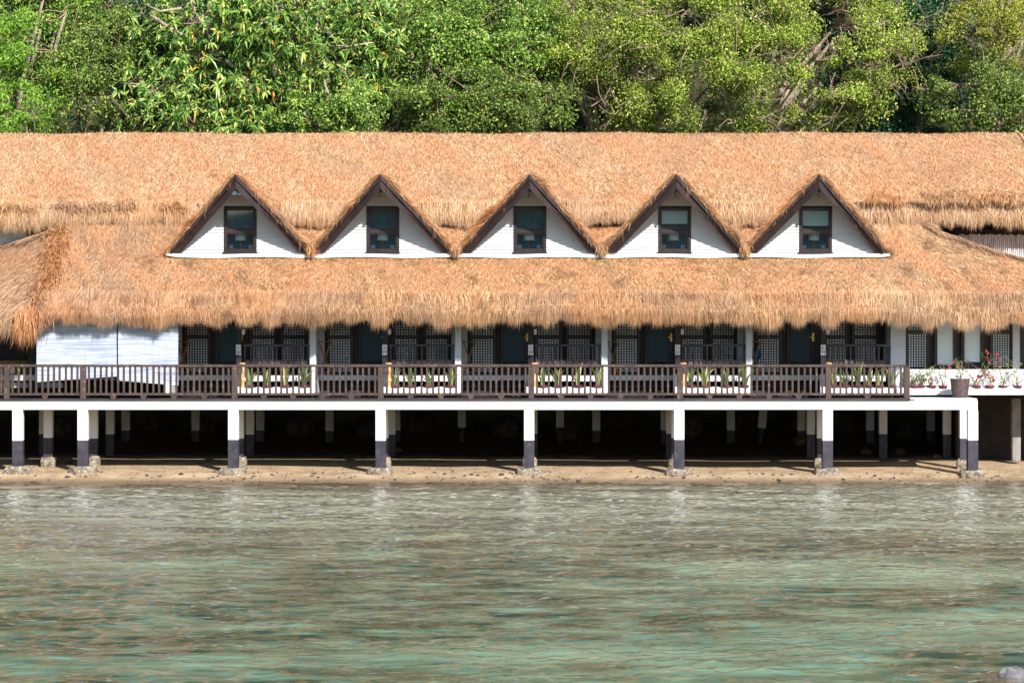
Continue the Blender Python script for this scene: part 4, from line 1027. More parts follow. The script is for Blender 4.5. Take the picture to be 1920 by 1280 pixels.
def sword_plant(x, y, z, label, tall=1.0, nleaf=None):
    t = thing('potted_sword_plant', (x, y, z), label, 'plant', 'potted sword plants on the porch ledges')
    MB().lathe((x, y, z), [(.10, 0), (.125, .11), (.14, .115), (.14, .15), (.125, .15), (.12, .13)], 12).build('pot', M['pot'], t)
    V = []; n = nleaf or random.randint(11, 16); mb = MB()
    for k in range(n):
        a = random.uniform(0, 6.28); lean = random.uniform(.05, .75) ** 1.2; Lf = random.uniform(.35, .68) * tall; w = random.uniform(.022, .04)
        dx, dy = math.cos(a), math.sin(a) * .6
        bx_, by = x + dx * .05, y + dy * .05; sx, sy = -math.sin(a + .6), math.cos(a + .6) * .4
        pts = []
        for q in (0, .35, .7, 1):
            hx = lean * q * q * Lf * .9; hz = Lf * (q - lean * .45 * q * q)
            pts.append((bx_ + dx * hx, by + dy * hx, z + .12 + hz))
        ws = [w * .7, w, w * .75]
        vs = []
        for p, ww in zip(pts[:3], ws): vs += [(p[0] - sx * ww, p[1] - sy * ww, p[2]), (p[0] + sx * ww, p[1] + sy * ww, p[2])]
        vs.append(pts[3]); mb.add(vs, [(0, 1, 3, 2), (2, 3, 5, 4), (4, 5, 6)])
    mb.build('leaves', leafy, t)
    return t


def folding_stand(x, y, z, label, w=.32, h=1.03):
    t = thing('folding_stand', (x, y, z), label, 'stand', 'folding wooden stands by the doors')
    for yy in (y - .16, y + .16):
        for s in (-1, 1):
            MB().bar((x - s * w / 2, yy + s * .014, z), (x + s * w / 2, yy + s * .014, z + h), .03, .035).build('leg', M['standwood'], t)
    for s in (-1, 1):
        MB().bar((x + s * w / 2, y - .2, z + h), (x + s * w / 2, y + .2, z + h), .03, .035).build('top_bar', M['standwood'], t)
    MB().bar((x - w / 2, y - .17, z + h - .01), (x + w / 2, y - .17, z + h - .01), .03, .03).build('tie_bar', M['standwood'], t)
    MB().bar((x - w / 2 + .02, y - .175, z + .08), (x + w / 2 - .02, y - .175, z + .08), .03, .03).build('tie_bar', M['standwood'], t)
    return t


bamboo_px = [454, 728.5, 1002.5, 1281, 1554]
stand_px = [341, 608, 879, 1150, 1417]
ord_ = ['leftmost', 'second', 'third', 'fourth', 'last']
for i in range(5):
    num = 28 + i; nw = NUMW[num]; px_ = POSTX[i]; xe = PX[i + 1] if i < 4 else PXE
    # slatted bench with its back to the sea
    bx0, bx1 = px_ + .13, xe - .13
    b = thing('slatted_bench', ((bx0 + bx1) / 2, 2.45, FLOOR), f'dark slatted bench seen from behind, right of the number {nw} post', 'bench', 'porch benches')
    zt = Z_(645, 2.3)
    MB().bbox(bx0 - .02, bx1 + .1, 2.26, 2.34, zt - .07, zt, .008).build('top_rail', M['bench'], b)
    MB().bbox(bx0, bx1, 2.42, 2.86, FLOOR + .26, FLOOR + .33, .015).build('seat', M['bench'], b)
    MB().bbox(bx0, bx1, 2.37, 2.84, FLOOR + .332, FLOOR + .47, .03).build('cushion', M['cushion'], b)
    n = 10; sl = None
    for k in range(n + 1):
        x = bx0 + .03 + (bx1 - bx0 - .06) * k / n
        if sl is None: sl = MB().bbox(x - .026, x + .026, 2.275, 2.325, FLOOR + .24, zt - .072, .005).build('slat', M['bench'], b); sb = WPOS[sl.name].copy()
        else: inst(sl, 'slat', (x, sb.y, sb.z), b)
    for x in (bx0 + .06, bx1 - .06):
        for y in (2.30, 2.78): MB().bbox(x - .03, x + .03, y - .025, y + .025, FLOOR + .003, FLOOR + .238, .005).build('leg', M['bench'], b)
    # number plate
    s = thing('number_sign', (px_ - .01, 2.06, Z_(656, 2.1)), f'white plate numbered {nw} on its dark porch post', 'sign', 'unit number signs')
    cz = Z_(655.5, 2.07)
    pl_ = MB().bbox(px_ - .085, px_ + .065, 2.06, 2.076, cz - .155, cz + .155, .004).build('plate', M['plate'], s)
    me = text_mesh(str(num), .13, M['ink'], 'digits'); o = link('digits', me, (px_ - .01, 2.056, cz - .085), s); o.rotation_euler = (math.radians(90), 0, 0)
    e = MB()
    for q in range(5):
        a = math.radians(30 + 30 * q); e.bar((px_ - .01, 2.056, cz + .03), (px_ - .01 + .05 * math.cos(a), 2.056, cz + .03 + .06 * math.sin(a)), .006, .012, up=(0, 1, 0))
    e.bar((px_ - .02, 2.056, cz - .01), (px_ - .01, 2.056, cz + .04), .006, .008, up=(0, 1, 0)); e.build('emblem', M['greyink'], s)
    # little white lamp beside the post
    lx = px_ + .13; lz = Z_(621, 2.15)
    w = thing('wall_lamp', (lx, 2.14, lz - .06), f'small white box lamp high on the number {nw} post', 'lamp', 'porch post lamps')
    MB().bbox(lx - .05, lx + .05, 2.09, 2.19, lz - .08, lz + .07, .012).build('lamp_body', M['plate'], w)
    MB().bbox(lx - .035, lx + .035, 2.10, 2.18, lz - .10, lz - .081, .006).build('diffuser', M['lampshade'], w)
    MB().bar((lx - .05, 2.15, lz + .02), (px_ + .08, 2.15, lz + .02), .03, .03).build('bracket', M['metal'], w)
    # bamboo bin
    bxm = X_(bamboo_px[i], 1.75); bz = Z_(727, 1.75) - .02
    t = thing('bamboo_bin', (bxm, 1.75, bz), f'golden bamboo tube bin on the ledge below the number {nw} plate', 'bin', 'bamboo bins on the ledges')
    MB().lathe((bxm, 1.75, bz), [(.072, 0), (.075, .05), (.078, .24), (.083, .25), (.077, .26), (.077, .5), (.083, .51), (.077, .52), (.076, .72)], 14).build('tube', M['bamboo'], t, smooth=True)
    MB().lathe((bxm, 1.75, bz + .72), [(.07, 0), (.1, .01), (.10, .05), (.085, .055), (.06, .03)], 14).build('rim', M['bamboo'], t)
    # folding stand
    sx = X_(stand_px[i], 3.1)
    folding_stand(sx, 3.45, FLOOR + .004, f'folding wooden stand with crossed legs by the unit {nw} lattice window', w=.33 if i != 1 else .36)
    if i in (0, 1, 2):
        st = thing('low_stool', (sx + .12, 3.0, FLOOR - .3), f'low olive topped stool under the folding stand of unit {nw}', 'stool', 'low stools under the stands')
        zz = Z_(682, 3.0)
        MB().bbox(sx - .06, sx + .30, 3.36 - .2, 3.36, zz - .05, zz, .01).build('seat', M['olive'], st)
        for a_ in (-.04, .28):
            MB().bbox(sx + a_ - .015, sx + a_ + .015, 3.3, 3.34, FLOOR + .003, zz - .051, .004).build('leg', M['standwood'], st)
            MB().bbox(sx + a_ - .015, sx + a_ + .015, 3.18, 3.22, FLOOR - .3 + .0, zz - .051, .004).build('leg', M['standwood'], st) if False else None
    if i == 4:
        cl = MB(); c = (sx + .02, 3.5, Z_(661, 3.5))
        cl.lathe((c[0], c[1], c[2] - .22), [(.03, 0), (.16, .06), (.2, .16), (.15, .3), (.04, .36)], 12)
        o = cl.build('blue_bag', M['bluefloat'], None, smooth=True); tag(o, 'round blue bag hanging behind the folding stand of unit thirty-two', 'bag')
    # potted sword plants
    lows = [(468, 500, 535, 570), (742, 770, 805, 845), (1017, 1046, 1084, 1121), (1296, 1321, 1361, 1396), (1564, 1585, 1609, 1629, 1649, 1673)][i]
    for k, p in enumerate(lows):
        sword_plant(X_(p, 1.80), 1.80, Z_(731, 1.8), f'sword leaved plant in maroon pot, {["first", "second", "third", "fourth", "fifth", "sixth"][k]} from the bamboo bin of unit {nw}', tall=random.uniform(.95, 1.35))

# bougainvillea pots on the right-hand ledge
greens = island_mat('bougainvillea_leaves', [(0, lin(52, 84, 34)), (.5, lin(96, 132, 58)), (1, lin(160, 186, 104))], rough=.5, transl=.2)


def quads(centers, dirs, nrm, Lq, Wq):
    d = unit(dirs); s = unit(np.cross(d, nrm)); L_ = Lq[:, None]; W_ = Wq[:, None]; nn = np.cross(s, d)
    return np.stack([centers - d * L_ * .5, centers + s * W_ * .5 + nn * W_ * .12, centers + d * L_ * .5, centers - s * W_ * .5 + nn * W_ * .12], 1)


def leaf_mesh(name, V, mat, parent, kind=None, k=4):
    P_ = np.concatenate(V, 0).reshape(-1, 3); F = np.arange(len(P_)).reshape(-1, k); c = P_.mean(0); o = (c[0], c[1], float(P_[:, 2].min()))
    return link(name, np_mesh(name, P_, F, o, mat), o, parent, kind)


def flower_plant(px, label, stems, reds, pinks, hgt, leafn, spread):
    x, y, z = X_(px, 1.85), 1.85, Z_(731, 1.85)
    t = thing('potted_bougainvillea', (x, y, z), label, 'plant', 'bougainvillea pots on the right ledge')
    MB().lathe((x, y, z), [(.10, 0), (.13, .10), (.145, .105), (.145, .14), (.13, .14), (.12, .12)], 12).build('pot', M['pot'], t)
    st = MB(); ends = []
    for k in range(stems):
        p = Vector((x, y, z + .1)); pts = [p.copy()]; d = Vector((random.uniform(-1, 1) * spread, random.uniform(-.5, .1), 1.6)).normalized()
        for q in range(6):
            d = (d + Vector((random.uniform(-.5, .5), random.uniform(-.2, .2), random.uniform(-.45, .3)))).normalized()
            p = p + d * hgt / 6; pts.append(p.copy()); ends.append(p.copy())
            if random.random() < .5:
                q2 = p + Vector((random.uniform(-.2, .2), random.uniform(-.1, .1), random.uniform(-.02, .15))); st.tube([p, q2], .004, 4); ends.append(q2)
        st.tube(pts, [.012, .01, .008, .007, .006, .005, .004], 5)
    st.build('stems', M['twig'], t)
    E = np.array([list(e) for e in ends])
    def scat(n, mat, nm, sz):
        if n == 0: return
        c = E[RNG.integers(0, len(E), n)] + RNG.normal(0, .045, (n, 3))
        leaf_mesh(nm, [quads(c, RNG.normal(0, 1, (n, 3)), RNG.normal(0, 1, (n, 3)) + np.array([0, -.5, .5]), RNG.uniform(sz * .7, sz * 1.3, n), RNG.uniform(sz * .5, sz * .8, n))], mat, t, 'stuff')
    scat(leafn, greens, 'leaves', .07)
    # bracts sit in clusters
    for n, mat, nm in ((reds, M['bract_red'], 'red_bracts'), (pinks, M['bract_pink'], 'pink_bracts')):
        if n:
            cs = E[RNG.integers(0, len(E), max(1, n // 9))]; c = cs[RNG.integers(0, len(cs), n)] + RNG.normal(0, .03, (n, 3))
            leaf_mesh(nm, [quads(c, RNG.normal(0, 1, (n, 3)), RNG.normal(0, 1, (n, 3)), RNG.uniform(.05, .085, n), RNG.uniform(.04, .06, n))], mat, t, 'stuff')

flower_plant(1715, 'leafy green plant in maroon pot just right of the railing end', 6, 0, 0, .45, 130, .6)
flower_plant(1726, 'bushy potted bougainvillea with one pink flower, second right of the railing', 6, 0, 8, .55, 110, .7)
flower_plant(1747, 'potted bougainvillea with pink flowers, third right of the railing', 5, 0, 12, .6, 80, .8)
flower_plant(1768, 'nearly bare potted bougainvillea left of the big brown urn', 5, 8, 8, 1.05, 16, .7)
flower_plant(1831, 'scarlet flowered bougainvillea directly right of the big brown urn', 7, 60, 0, .95, 40, .8)
flower_plant(1855, 'tallest red flowered bougainvillea on the right ledge', 5, 80, 6, 1.05, 50, .35)
flower_plant(1880, 'green potted bougainvillea second from the right edge', 5, 0, 8, .95, 70, .5)
flower_plant(1908, 'green potted bougainvillea nearest the right edge', 6, 0, 6, .75, 70, .6)

# big woven urn at the end of the deck
ux, uy, uz = X_(1800, 0.9), 0.9, DECK + .02
u_ = thing('large_urn', (ux, uy, uz), 'large brown woven planter pot standing at the end of the boardwalk', 'planter')
prof = []
for k in range(22):
    q = k / 21; prof.append((.215 + .075 * q ** .8 + (.006 if k % 2 else -.002), q * .53))
MB().lathe((ux, uy, uz), prof + [(.30, .54), (.30, .56), (.265, .56), (.26, .50)], 28).build('pot', M['urn'], u_, smooth=False)
MB().lathe((ux, uy, uz + .47), [(.0, 0), (.262, .001), (.262, .02), (0, .021)], 20).build('soil', M['soil'], u_)
st = MB(); ends = []
for k in range(7):
    p = Vector((ux + random.uniform(-.1, .1), uy, uz + .48)); pts = [p]
    d = Vector((random.uniform(-.7, .7), random.uniform(-.3, .3), 1)).normalized()
    for q in range(5):
        d = (d + Vector((random.uniform(-.4, .4), random.uniform(-.2, .2), random.uniform(-.2, .2)))).normalized(); p = p + d * .13; pts.append(p); ends.append(p)
    st.tube(pts, [.009, .008, .007, .006, .005, .004], 5)
st.build('stems', M['twig'], u_)
E = np.array([list(e) for e in ends]); n = 70; c = E[RNG.integers(0, len(E), n)] + RNG.normal(0, .04, (n, 3))
leaf_mesh('leaves', [quads(c, RNG.normal(0, 1, (n, 3)), RNG.normal(0, 1, (n, 3)), RNG.uniform(.05, .09, n), RNG.uniform(.03, .05, n))], greens, u_)

# ------------------------------------------------------------------ bamboo blinds and the left porch
def blind(name, pa, pb, y, b0, b1, label, ztop):
    x0, x1 = X_(pa, y), X_(pb, y); nx = 40
    t = thing(name, ((x0 + x1) / 2, y, Z_(b1, y)), label, 'blind', 'bleached bamboo blinds')
    xs_ = np.linspace(x0, x1, nx); nz = 150
    V = np.zeros((nz, nx, 3))
    zb = np.interp(xs_, [x0, x1], [Z_(b0, y), Z_(b1, y)]) + .02 * np.sin((xs_ - x0) * 2)
    for j in range(nz):
        q = j / (nz - 1)
        V[j, :, 0] = xs_ + RNG.normal(0, .002)
        V[j, :, 2] = zb + (ztop - zb) * q + RNG.normal(0, .002, nx) * 0
        V[j, :, 1] = y + .05 * np.sin((xs_ - x0) * 1.3 + .6) + .012 * (j % 2) + .02 * np.sin(q * 7 + xs_) + RNG.normal(0, .0025)
    F = grid_faces(nx, nz)
    o_ = (float((x0 + x1) / 2), y, float(zb.min()))
    me = np_mesh('slats', V.reshape(-1, 3), F, o_, M['blind']); link('slats', me, o_, t, 'stuff')
    for k in range(4):
        q = .1 + .8 * k / 3; j = int(q * (nx - 1)); yy = V[:, j, 1].min() - .008
        MB().tube([(xs_[j], V[0, j, 1] - .012, zb[j]), (xs_[j], V[75, j, 1] - .014, V[75, j, 2]), (xs_[j], V[-1, j, 1] - .012, ztop)], .004, 4).build('cord', M['plate'], t)
    MB().bar((x0, V[0, 0, 1], zb[0]), (x1, V[0, -1, 1], zb[-1]), .03, .03).build('bottom_batten', M['blind'], t)

blind('bamboo_blind', 68, 219, 1.18, 715, 703, 'wide bleached bamboo blind on the left, its lower edge rising to the right', 4.95)
blind('bamboo_blind', 221, 334, 1.10, 712, 721, 'narrower bleached bamboo blind on the right of the pair', 4.95)

cx, cy = X_(8, 3.6), 3.6
ch = thing('wicker_armchair', (cx, cy, FLOOR), 'tan wicker armchair in the open porch at the left edge', 'chair')
MB().bbox(cx - .45, cx + .42, cy + .3, cy + .42, FLOOR + .2, Z_(649, 3.9), .05).build('backrest', M['wicker'], ch)
MB().bbox(cx - .45, cx + .6, cy - .3, cy + .295, FLOOR + .2, FLOOR + .45, .04).build('seat', M['wicker'], ch)
MB().bbox(cx - .55, cx - .455, cy - .3, cy + .35, FLOOR + .2, FLOOR + .62, .03).build('arm', M['wicker'], ch)
for a in (-.4, .4):
    for b_ in (-.22, .3): MB().bbox(cx + a - .03, cx + a + .03, cy + b_ - .03, cy + b_ + .03, FLOOR - .1, FLOOR + .199, .005).build('leg', M['wicker'], ch)
cx = X_(46, 3.3)
pf = thing('olive_pouffe', (cx, 3.3, FLOOR), 'square olive cushion pouffe beside the wicker chair', 'pouffe')
MB().bbox(cx - .25, cx + .22, 3.1, 3.5, FLOOR + .05, Z_(675, 3.3), .05).build('cushion', M['olive'], pf)
MB().bbox(cx - .22, cx + .19, 3.14, 3.46, FLOOR - .1, FLOOR + .048, .01).build('base', M['wicker'], pf)

# ------------------------------------------------------------------ rocks, debris on the beach
def rock_mesh(x, y, z, r, seed, flat=.7, n=10, m=7):
    rg = np.random.default_rng(seed); mb = MB()
    k1 = rg.uniform(-1, 1, (6, 3)) * 2.4; ph = rg.uniform(0, 6, 6)
    for j in range(m + 1):
        th = math.pi * j / m
        for i in range(n):
            t = 2 * math.pi * i / n; d = np.array([math.sin(th) * math.cos(t), math.sin(th) * math.sin(t), math.cos(th)])
            q = 1 + .16 * float(np.sin(k1 @ d + ph).sum()) * .6 + rg.uniform(-.05, .05)
            mb.v.append((x + d[0] * r * q, y + d[1] * r * q, z + d[2] * r * q * flat))
    for j in range(m):
        for i in range(n):
            i2 = (i + 1) % n; mb.f.append((j * n + i, j * n + n + i, j * n + n + i2, j * n + i2))
    return mb

spots = [(1862, 848, .22, 'grey block of stone on the sand at the right edge of the deck'), (1893, 846, .30, 'larger grey stone beside the right concrete column'), (1755, 858, .16, 'small stone in the shade between the two right pilings'),
         (1500, 832, .3, 'mossy stone in front of the far shaded pilings'), (745, 845, .2, 'rounded dark stone behind the second boardwalk piling'), (120, 868, .28, 'broken brown stone between the two left footings'), (1690, 850, .18, 'low dark stone under the right deck bay'), (1620, 850, .2, 'mossy low stone right of the fourth deck bay')]
for k, (px_, py, r, lab) in enumerate(spots):
    # find the depth where the beach meets that sight line
    best = min(np.arange(-1, 10, .1), key=lambda Y: abs(Z_(py, Y) - float(bed_z(np.array([X_(px_, Y)]), np.array([Y]))[0])))
    x = X_(px_, best); z = float(bed_z(np.array([x]), np.array([best]))[0])
    o = rock_mesh(x, best, z + r * .15, r, 100 + k).build('beach_stone', M['footing' if k in (0, 1) else 'darkrock']); tag(o, lab, 'stone', 'stones lying on the shaded beach')
# shaded boulders at the back under the house
for k in range(16):
    x = -15 + k * 1.95 + random.uniform(-.5, .5); y = random.uniform(9.3, 10.6); r = random.uniform(.4, .75); z = float(bed_z(np.array([x]), np.array([y]))[0])
    o = rock_mesh(x, y, z + .2, r, 200 + k, .8).build('boulder', M['darkrock']); tag(o, 'dark boulder lying in the deep shade at the back under the house', 'boulder', 'boulders at the back under the house')
# pale rock breaking the surface at the lower right corner
rx, ry = X_(1905, -49.2), -48.6
o = rock_mesh(rx + .05, ry, -.03, .21, 77, .8, 9, 6).build('sea_rock', M['rock']); tag(o, 'pale grey rock breaking the water at the lower right corner', 'rock')
o = rock_mesh(rx - .26, ry - .15, -.06, .16, 79, .6, 9, 6).build('sea_rock', M['darkrock']); tag(o, 'low dark wet rock beside the pale rock in the water', 'rock')
# leaf litter and shell bits
n = 3200; x = RNG.uniform(-18, 16, n); y = np.where(RNG.random(n) < .55, RNG.uniform(-.8, 1.6, n), RNG.uniform(1, 8, n)) ; z = bed_z(x, y) + .012
Vd = quads(np.stack([x, y, z], -1), RNG.normal(0, 1, (n, 3)) * [1, 1, .15], RNG.normal(0, .25, (n, 3)) + [0, 0, 1], RNG.uniform(.02, .09, n), RNG.uniform(.015, .05, n))
o = leaf_mesh('beach_litter', [Vd], island_mat('dry_leaf_litter', [(0, lin(60, 46, 34)), (.6, lin(116, 84, 56)), (.9, lin(170, 110, 60)), (1, lin(220, 214, 204))], rough=.9), None, 'stuff'); tag(o, 'dry leaves and shell bits strewn over the sand', 'leaf litter')

pv = []
for k in range(240):
    x = random.uniform(-17, 15.5); y = random.gauss(-.45, .45); r = random.uniform(.015, .06) * (1.6 if random.random() < .08 else 1); z = float(bed_z(np.array([x]), np.array([y]))[0])
    pv.append(rock_mesh(x, y, z + r * .1, r, 900 + k, .6, 6, 4))
allp = MB()
for m_ in pv: allp.add(m_.v, m_.f)
o = allp.build('shore_pebbles', M['darkrock'], None, kind='stuff'); tag(o, 'small dark pebbles scattered along the waterline', 'pebbles')
# ------------------------------------------------------------------ trees
LEAF = dict(
    mango=island_mat('long_glossy_leaves', [(0, lin(50, 88, 38)), (.3, lin(88, 132, 52)), (.7, lin(138, 168, 74)), (.95, lin(196, 204, 116)), (.98, lin(206, 190, 84)), (.995, lin(226, 150, 44))], rough=.4, spec=.4, transl=.2),
    fern=island_mat('bright_feathery_leaves', [(0, lin(62, 112, 30)), (.5, lin(124, 172, 52)), (1, lin(188, 216, 98))], rough=.5, spec=.35, transl=.28),
    dark=island_mat('small_dark_leaves', [(0, lin(48, 74, 34)), (.5, lin(94, 120, 50)), (.85, lin(144, 164, 74)), (1, lin(190, 186, 96))], rough=.48, spec=.3, transl=.2),
    vine=island_mat('climber_leaves', [(0, lin(48, 84, 32)), (.45, lin(100, 140, 50)), (.85, lin(156, 184, 80)), (1, lin(212, 216, 126))], rough=.48, spec=.3, transl=.2),
    fine=island_mat('fine_yellow_green_leaves', [(0, lin(76, 102, 36)), (.4, lin(140, 164, 60)), (.8, lin(182, 198, 86)), (1, lin(224, 224, 128))], rough=.5, spec=.3, transl=.3),
    yellow=island_mat('sparse_yellow_leaves', [(0, lin(112, 122, 38)), (.5, lin(158, 164, 62)), (1, lin(196, 196, 94))], rough=.5, spec=.3, transl=.25),
    deep=island_mat('deep_shade_leaves', [(0, lin(24, 58, 40)), (.6, lin(48, 92, 56)), (1, lin(88, 130, 84))], rough=.4, spec=.45, transl=.15))


def crown_points(c, rad, nclump, clump_r, rg, front=0.75):
    """clump centres spread through the outer half of an ellipsoid, favouring the sea side and the top"""
    out = []
    while len(out) < nclump:
        d = rg.normal(0, 1, 3); d /= np.linalg.norm(d)
        if d[1] > 0.35 and rg.random() < front: continue
        if len(out) < nclump * .22: d = np.array([rg.normal(0, .35), -1.0, rg.normal(0, .35)]); d /= np.linalg.norm(d)
        q = rg.uniform(.55, 1.0) ** .6
        out.append(c + d * rad * q)
    return np.array(out)


def tree(name, label, base, c, rad, kind, nclump, per, clump_r, leafL, leafW, seed, twigs=2, trunk_r=.22, limbs=7, group='trees on the slope behind the roof', rosette=False, droop=.2, bark='bark', extra_twigs=0):
    rg = np.random.default_rng(seed); c = np.array(c, float); rad = np.array(rad, float); base = np.array(base, float)
    t = thing(name, tuple(base), label, 'tree', group)
    if not rosette: nclump, per, clump_r = int(nclump * .86), int(per * 1.12), clump_r * .98
    P_ = crown_points(c, rad, nclump, clump_r, rg)
    # trunk and limbs
    mb = MB(); fork = base + (c - base) * .38 + rg.normal(0, .3, 3)
    mb.tube([base - [0, 0, .5], base + (fork - base) * .5 + rg.normal(0, .15, 3), fork], [trunk_r * 1.15, trunk_r * .9, trunk_r * .75], 8)
    ends = []
    for k in range(limbs):
        d = rg.normal(0, 1, 3); d[1] = abs(d[1]) * .5; d /= np.linalg.norm(d); e = c + d * rad * rg.uniform(.45, .75)
        mid = (fork + e) / 2 + rg.normal(0, .25, 3) + [0, 0, .3]
        mb.tube([fork, mid, e], [trunk_r * .55, trunk_r * .38, trunk_r * .2], 6); ends += [mid, e, (mid + e) / 2]
    ends = np.array(ends)
    mb.build('trunk', M[bark], t)
    tw = MB()
    for p in P_:
        for q in range(twigs):
            e = ends[np.argmin(np.linalg.norm(ends - p, axis=1))] if q == 0 else p + rg.normal(0, clump_r * 1.0, 3)
            if q == 0: tw.tube([e, (e + p) / 2 + rg.normal(0, .12, 3), p], [trunk_r * .16, .025, .014], 4, cap=False)
            else: tw.tube([p, (e + p) / 2 + rg.normal(0, .05, 3), e], [.014, .010, .006], 3, cap=False)
    for q in range(extra_twigs):
        d = rg.normal(0, 1, 3); d[1] = -abs(d[1]); d /= np.linalg.norm(d)
        p = c + d * rad * rg.uniform(.86, 1.06); a_ = rg.normal(0, 1, 3) * [1, .5, .9]; a_ /= np.linalg.norm(a_); ln = rg.uniform(.5, 1.3)
        m1 = p + a_ * ln * .5 + rg.normal(0, .08, 3); tw.tube([p, m1, p + a_ * ln], [.022, .016, .007], 4, cap=False)
        for z_ in range(3):
            s0 = p + a_ * ln * rg.uniform(.3, .9); tw.tube([s0, s0 + a_ * .25 + rg.normal(0, .16, 3)], [.009, .005], 3, cap=False)
    tw.build('branches', M['twig'], t, kind='stuff')
    # leaves
    if rosette:
        nr = per; k = nclump * nr
        cen = np.repeat(P_, nr, 0) + rg.normal(0, clump_r, (k, 3)); axis = unit(np.stack([rg.normal(0, .5, k), rg.normal(-.55, .3, k), rg.normal(.7, .4, k)], -1))
        nl = 11; K = k * nl
        C_ = np.repeat(cen, nl, 0); Ax = np.repeat(axis, nl, 0)
        rnd = rg.normal(0, 1, (K, 3)); side = unit(rnd - (rnd * Ax).sum(1, keepdims=True) * Ax)
        el = rg.uniform(-.25, .9, K)[:, None]
        d = unit(side + Ax * el); Lf = rg.uniform(leafL * .65, leafL * 1.2, K)[:, None]; Wf = rg.uniform(leafW * .7, leafW * 1.2, K)[:, None]
        s = unit(np.cross(d, Ax + 1e-4)); nrm = np.cross(s, d); dn = np.array([0, 0, -1.])
        m1 = C_ + d * Lf * .5; tip = C_ + d * Lf + dn * Lf * rg.uniform(.1, .7, K)[:, None]; m1 = m1 + dn * Lf * .06
        V = np.stack([C_ + d * Lf * .06, m1 + s * Wf * .5, tip, m1 - s * Wf * .5], 1)
        # two quads sharing the midrib would double the cost: one folded quad reads well at this size
        V[:, 1] += nrm * Wf * .12; V[:, 3] += nrm * Wf * .12
    else:
        K = nclump * per
        C_ = np.repeat(P_, per, 0); off = rg.normal(0, 1, (K, 3)); off = unit(off) * (rg.uniform(0, 1, (K, 1)) ** .55) * clump_r * np.repeat(rg.uniform(.5, 1.45, nclump), per)[:, None]
        ax_ = np.repeat(rg.uniform(.6, 1.5, (nclump, 3)), per, 0); C_ = C_ + off * ax_ * np.array([1.1, 1, .8])
        d = rg.normal(0, 1, (K, 3)) + np.array([0, -.3, -droop]); nrm = unit(off) * .6 + rg.normal(0, .6, (K, 3)) + np.array([0.2, -.42, .5])
        V = quads(C_, d, nrm, *(lambda f: (rg.uniform(leafL * .6, leafL * 1.3, K) * f, rg.uniform(leafW * .7, leafW * 1.2, K) * f))(np.repeat(rg.uniform(.75, 1.4, nclump), per)))
    P2 = V.reshape(-1, 3); o_ = (float(c[0]), float(c[1]), float(P2[:, 2].min()))
    link('crown', np_mesh('crown', P2, np.arange(len(P2)).reshape(-1, 4), o_, LEAF[kind]), o_, t)
    return t


def hz(x, y): return float(hill_z(np.array([x]), np.array([y]))[0])


def T(name, label, px, py, Y, rpx, rpy, ry, kind, nclump, per, cr, lL, lW, seed, **k):
    c = pt(px, py, Y); s = (CAM_D + Y) / FPX; by = Y + 1.0
    return tree(name, label, (c.x, by, hz(c.x, by)), (c.x, c.y, c.z), (rpx * s, ry, rpy * s), kind, nclump, per, cr, lL, lW, seed, **k)

T('feathery_tree', 'bright green feathery leaved tree at the far left', 20, 70, 14.5, 160, 170, 2.2, 'fern', 70, 420, .62, .13, .035, 1, droop=.5)
T('feathery_tree', 'low bright feathery bush above the roof at the left edge', 10, 205, 13.0, 90, 60, 1.4, 'fern', 34, 420, .5, .13, .035, 2, droop=.5, limbs=4, trunk_r=.12)
T('small_leaved_tree', 'dark small leaved tree between the feathery and the long leaved trees', 190, 150, 15.2, 130, 140, 2.0, 'dark', 64, 420, .6, .10, .055, 3)
big = T('long_leaved_tree', 'large tree with long drooping leaves and pale limbs, left of centre', 500, 70, 15.0, 250, 190, 2.8, 'mango', 120, 13, .46, .36, .088, 4, rosette=True, trunk_r=.30, limbs=11, extra_twigs=34)
T('long_leaved_tree', 'lower long leaved tree close above the roof, left of centre', 400, 205, 13.4, 200, 70, 1.6, 'mango', 46, 11, .42, .33, .08, 5, rosette=True, trunk_r=.16, limbs=7, extra_twigs=8)
for limb, r0 in (([(283, 30), (318, 52), (348, 70), (366, 84)], .07), ([(352, -12), (366, 24), (384, 52), (396, 78)], .06), ([(496, -10), (503, 40), (508, 90), (520, 142)], .17), ([(424, 112), (448, 134), (462, 150), (476, 176)], .12), ([(584, 10), (562, 44), (540, 76), (514, 116)], .09),
                 ([(262, 152), (284, 170), (300, 184)], .035), ([(604, 138), (612, 168), (626, 194)], .045), ([(226, 156), (258, 158), (330, 152)], .035), ([(612, 84), (650, 88), (700, 80)], .04), ([(340, 16), (300, 22), (270, 8)], .05)):
    pts = [pt(a, b, 12.75 + .25 * math.sin(a * .05 + b * .03)) for a, b in limb]
    MB().tube(pts, [r0 * (1 - .45 * k / len(pts)) if r0 < .1 else r0 * (.6 + .4 * k / len(pts)) for k in range(len(pts))], 7).build('limb', M['bark'], big, smooth=True)
T('small_leaved_tree', 'small leaved bush hugging the roofline below the long leaved tree', 640, 215, 12.9, 110, 50, 1.2, 'vine', 30, 420, .45, .10, .055, 6, trunk_r=.12, limbs=4)
T('climber_covered_tree', 'tree smothered in climbers in the middle of the slope', 880, 110, 15.6, 210, 130, 2.3, 'vine', 95, 420, .6, .12, .065, 7)
T('small_leaved_tree', 'dark small leaved bush at the roofline left of the fine leaved tree', 900, 205, 13.4, 190, 70, 1.5, 'dark', 60, 430, .5, .095, .05, 8, trunk_r=.14, limbs=5)
T('fine_leaved_tree', 'wide fine leaved yellow green tree right of centre', 1390, 95, 15.6, 350, 190, 3.0, 'fine', 250, 440, .62, .088, .046, 9, trunk_r=.24, limbs=13, extra_twigs=260, twigs=3)
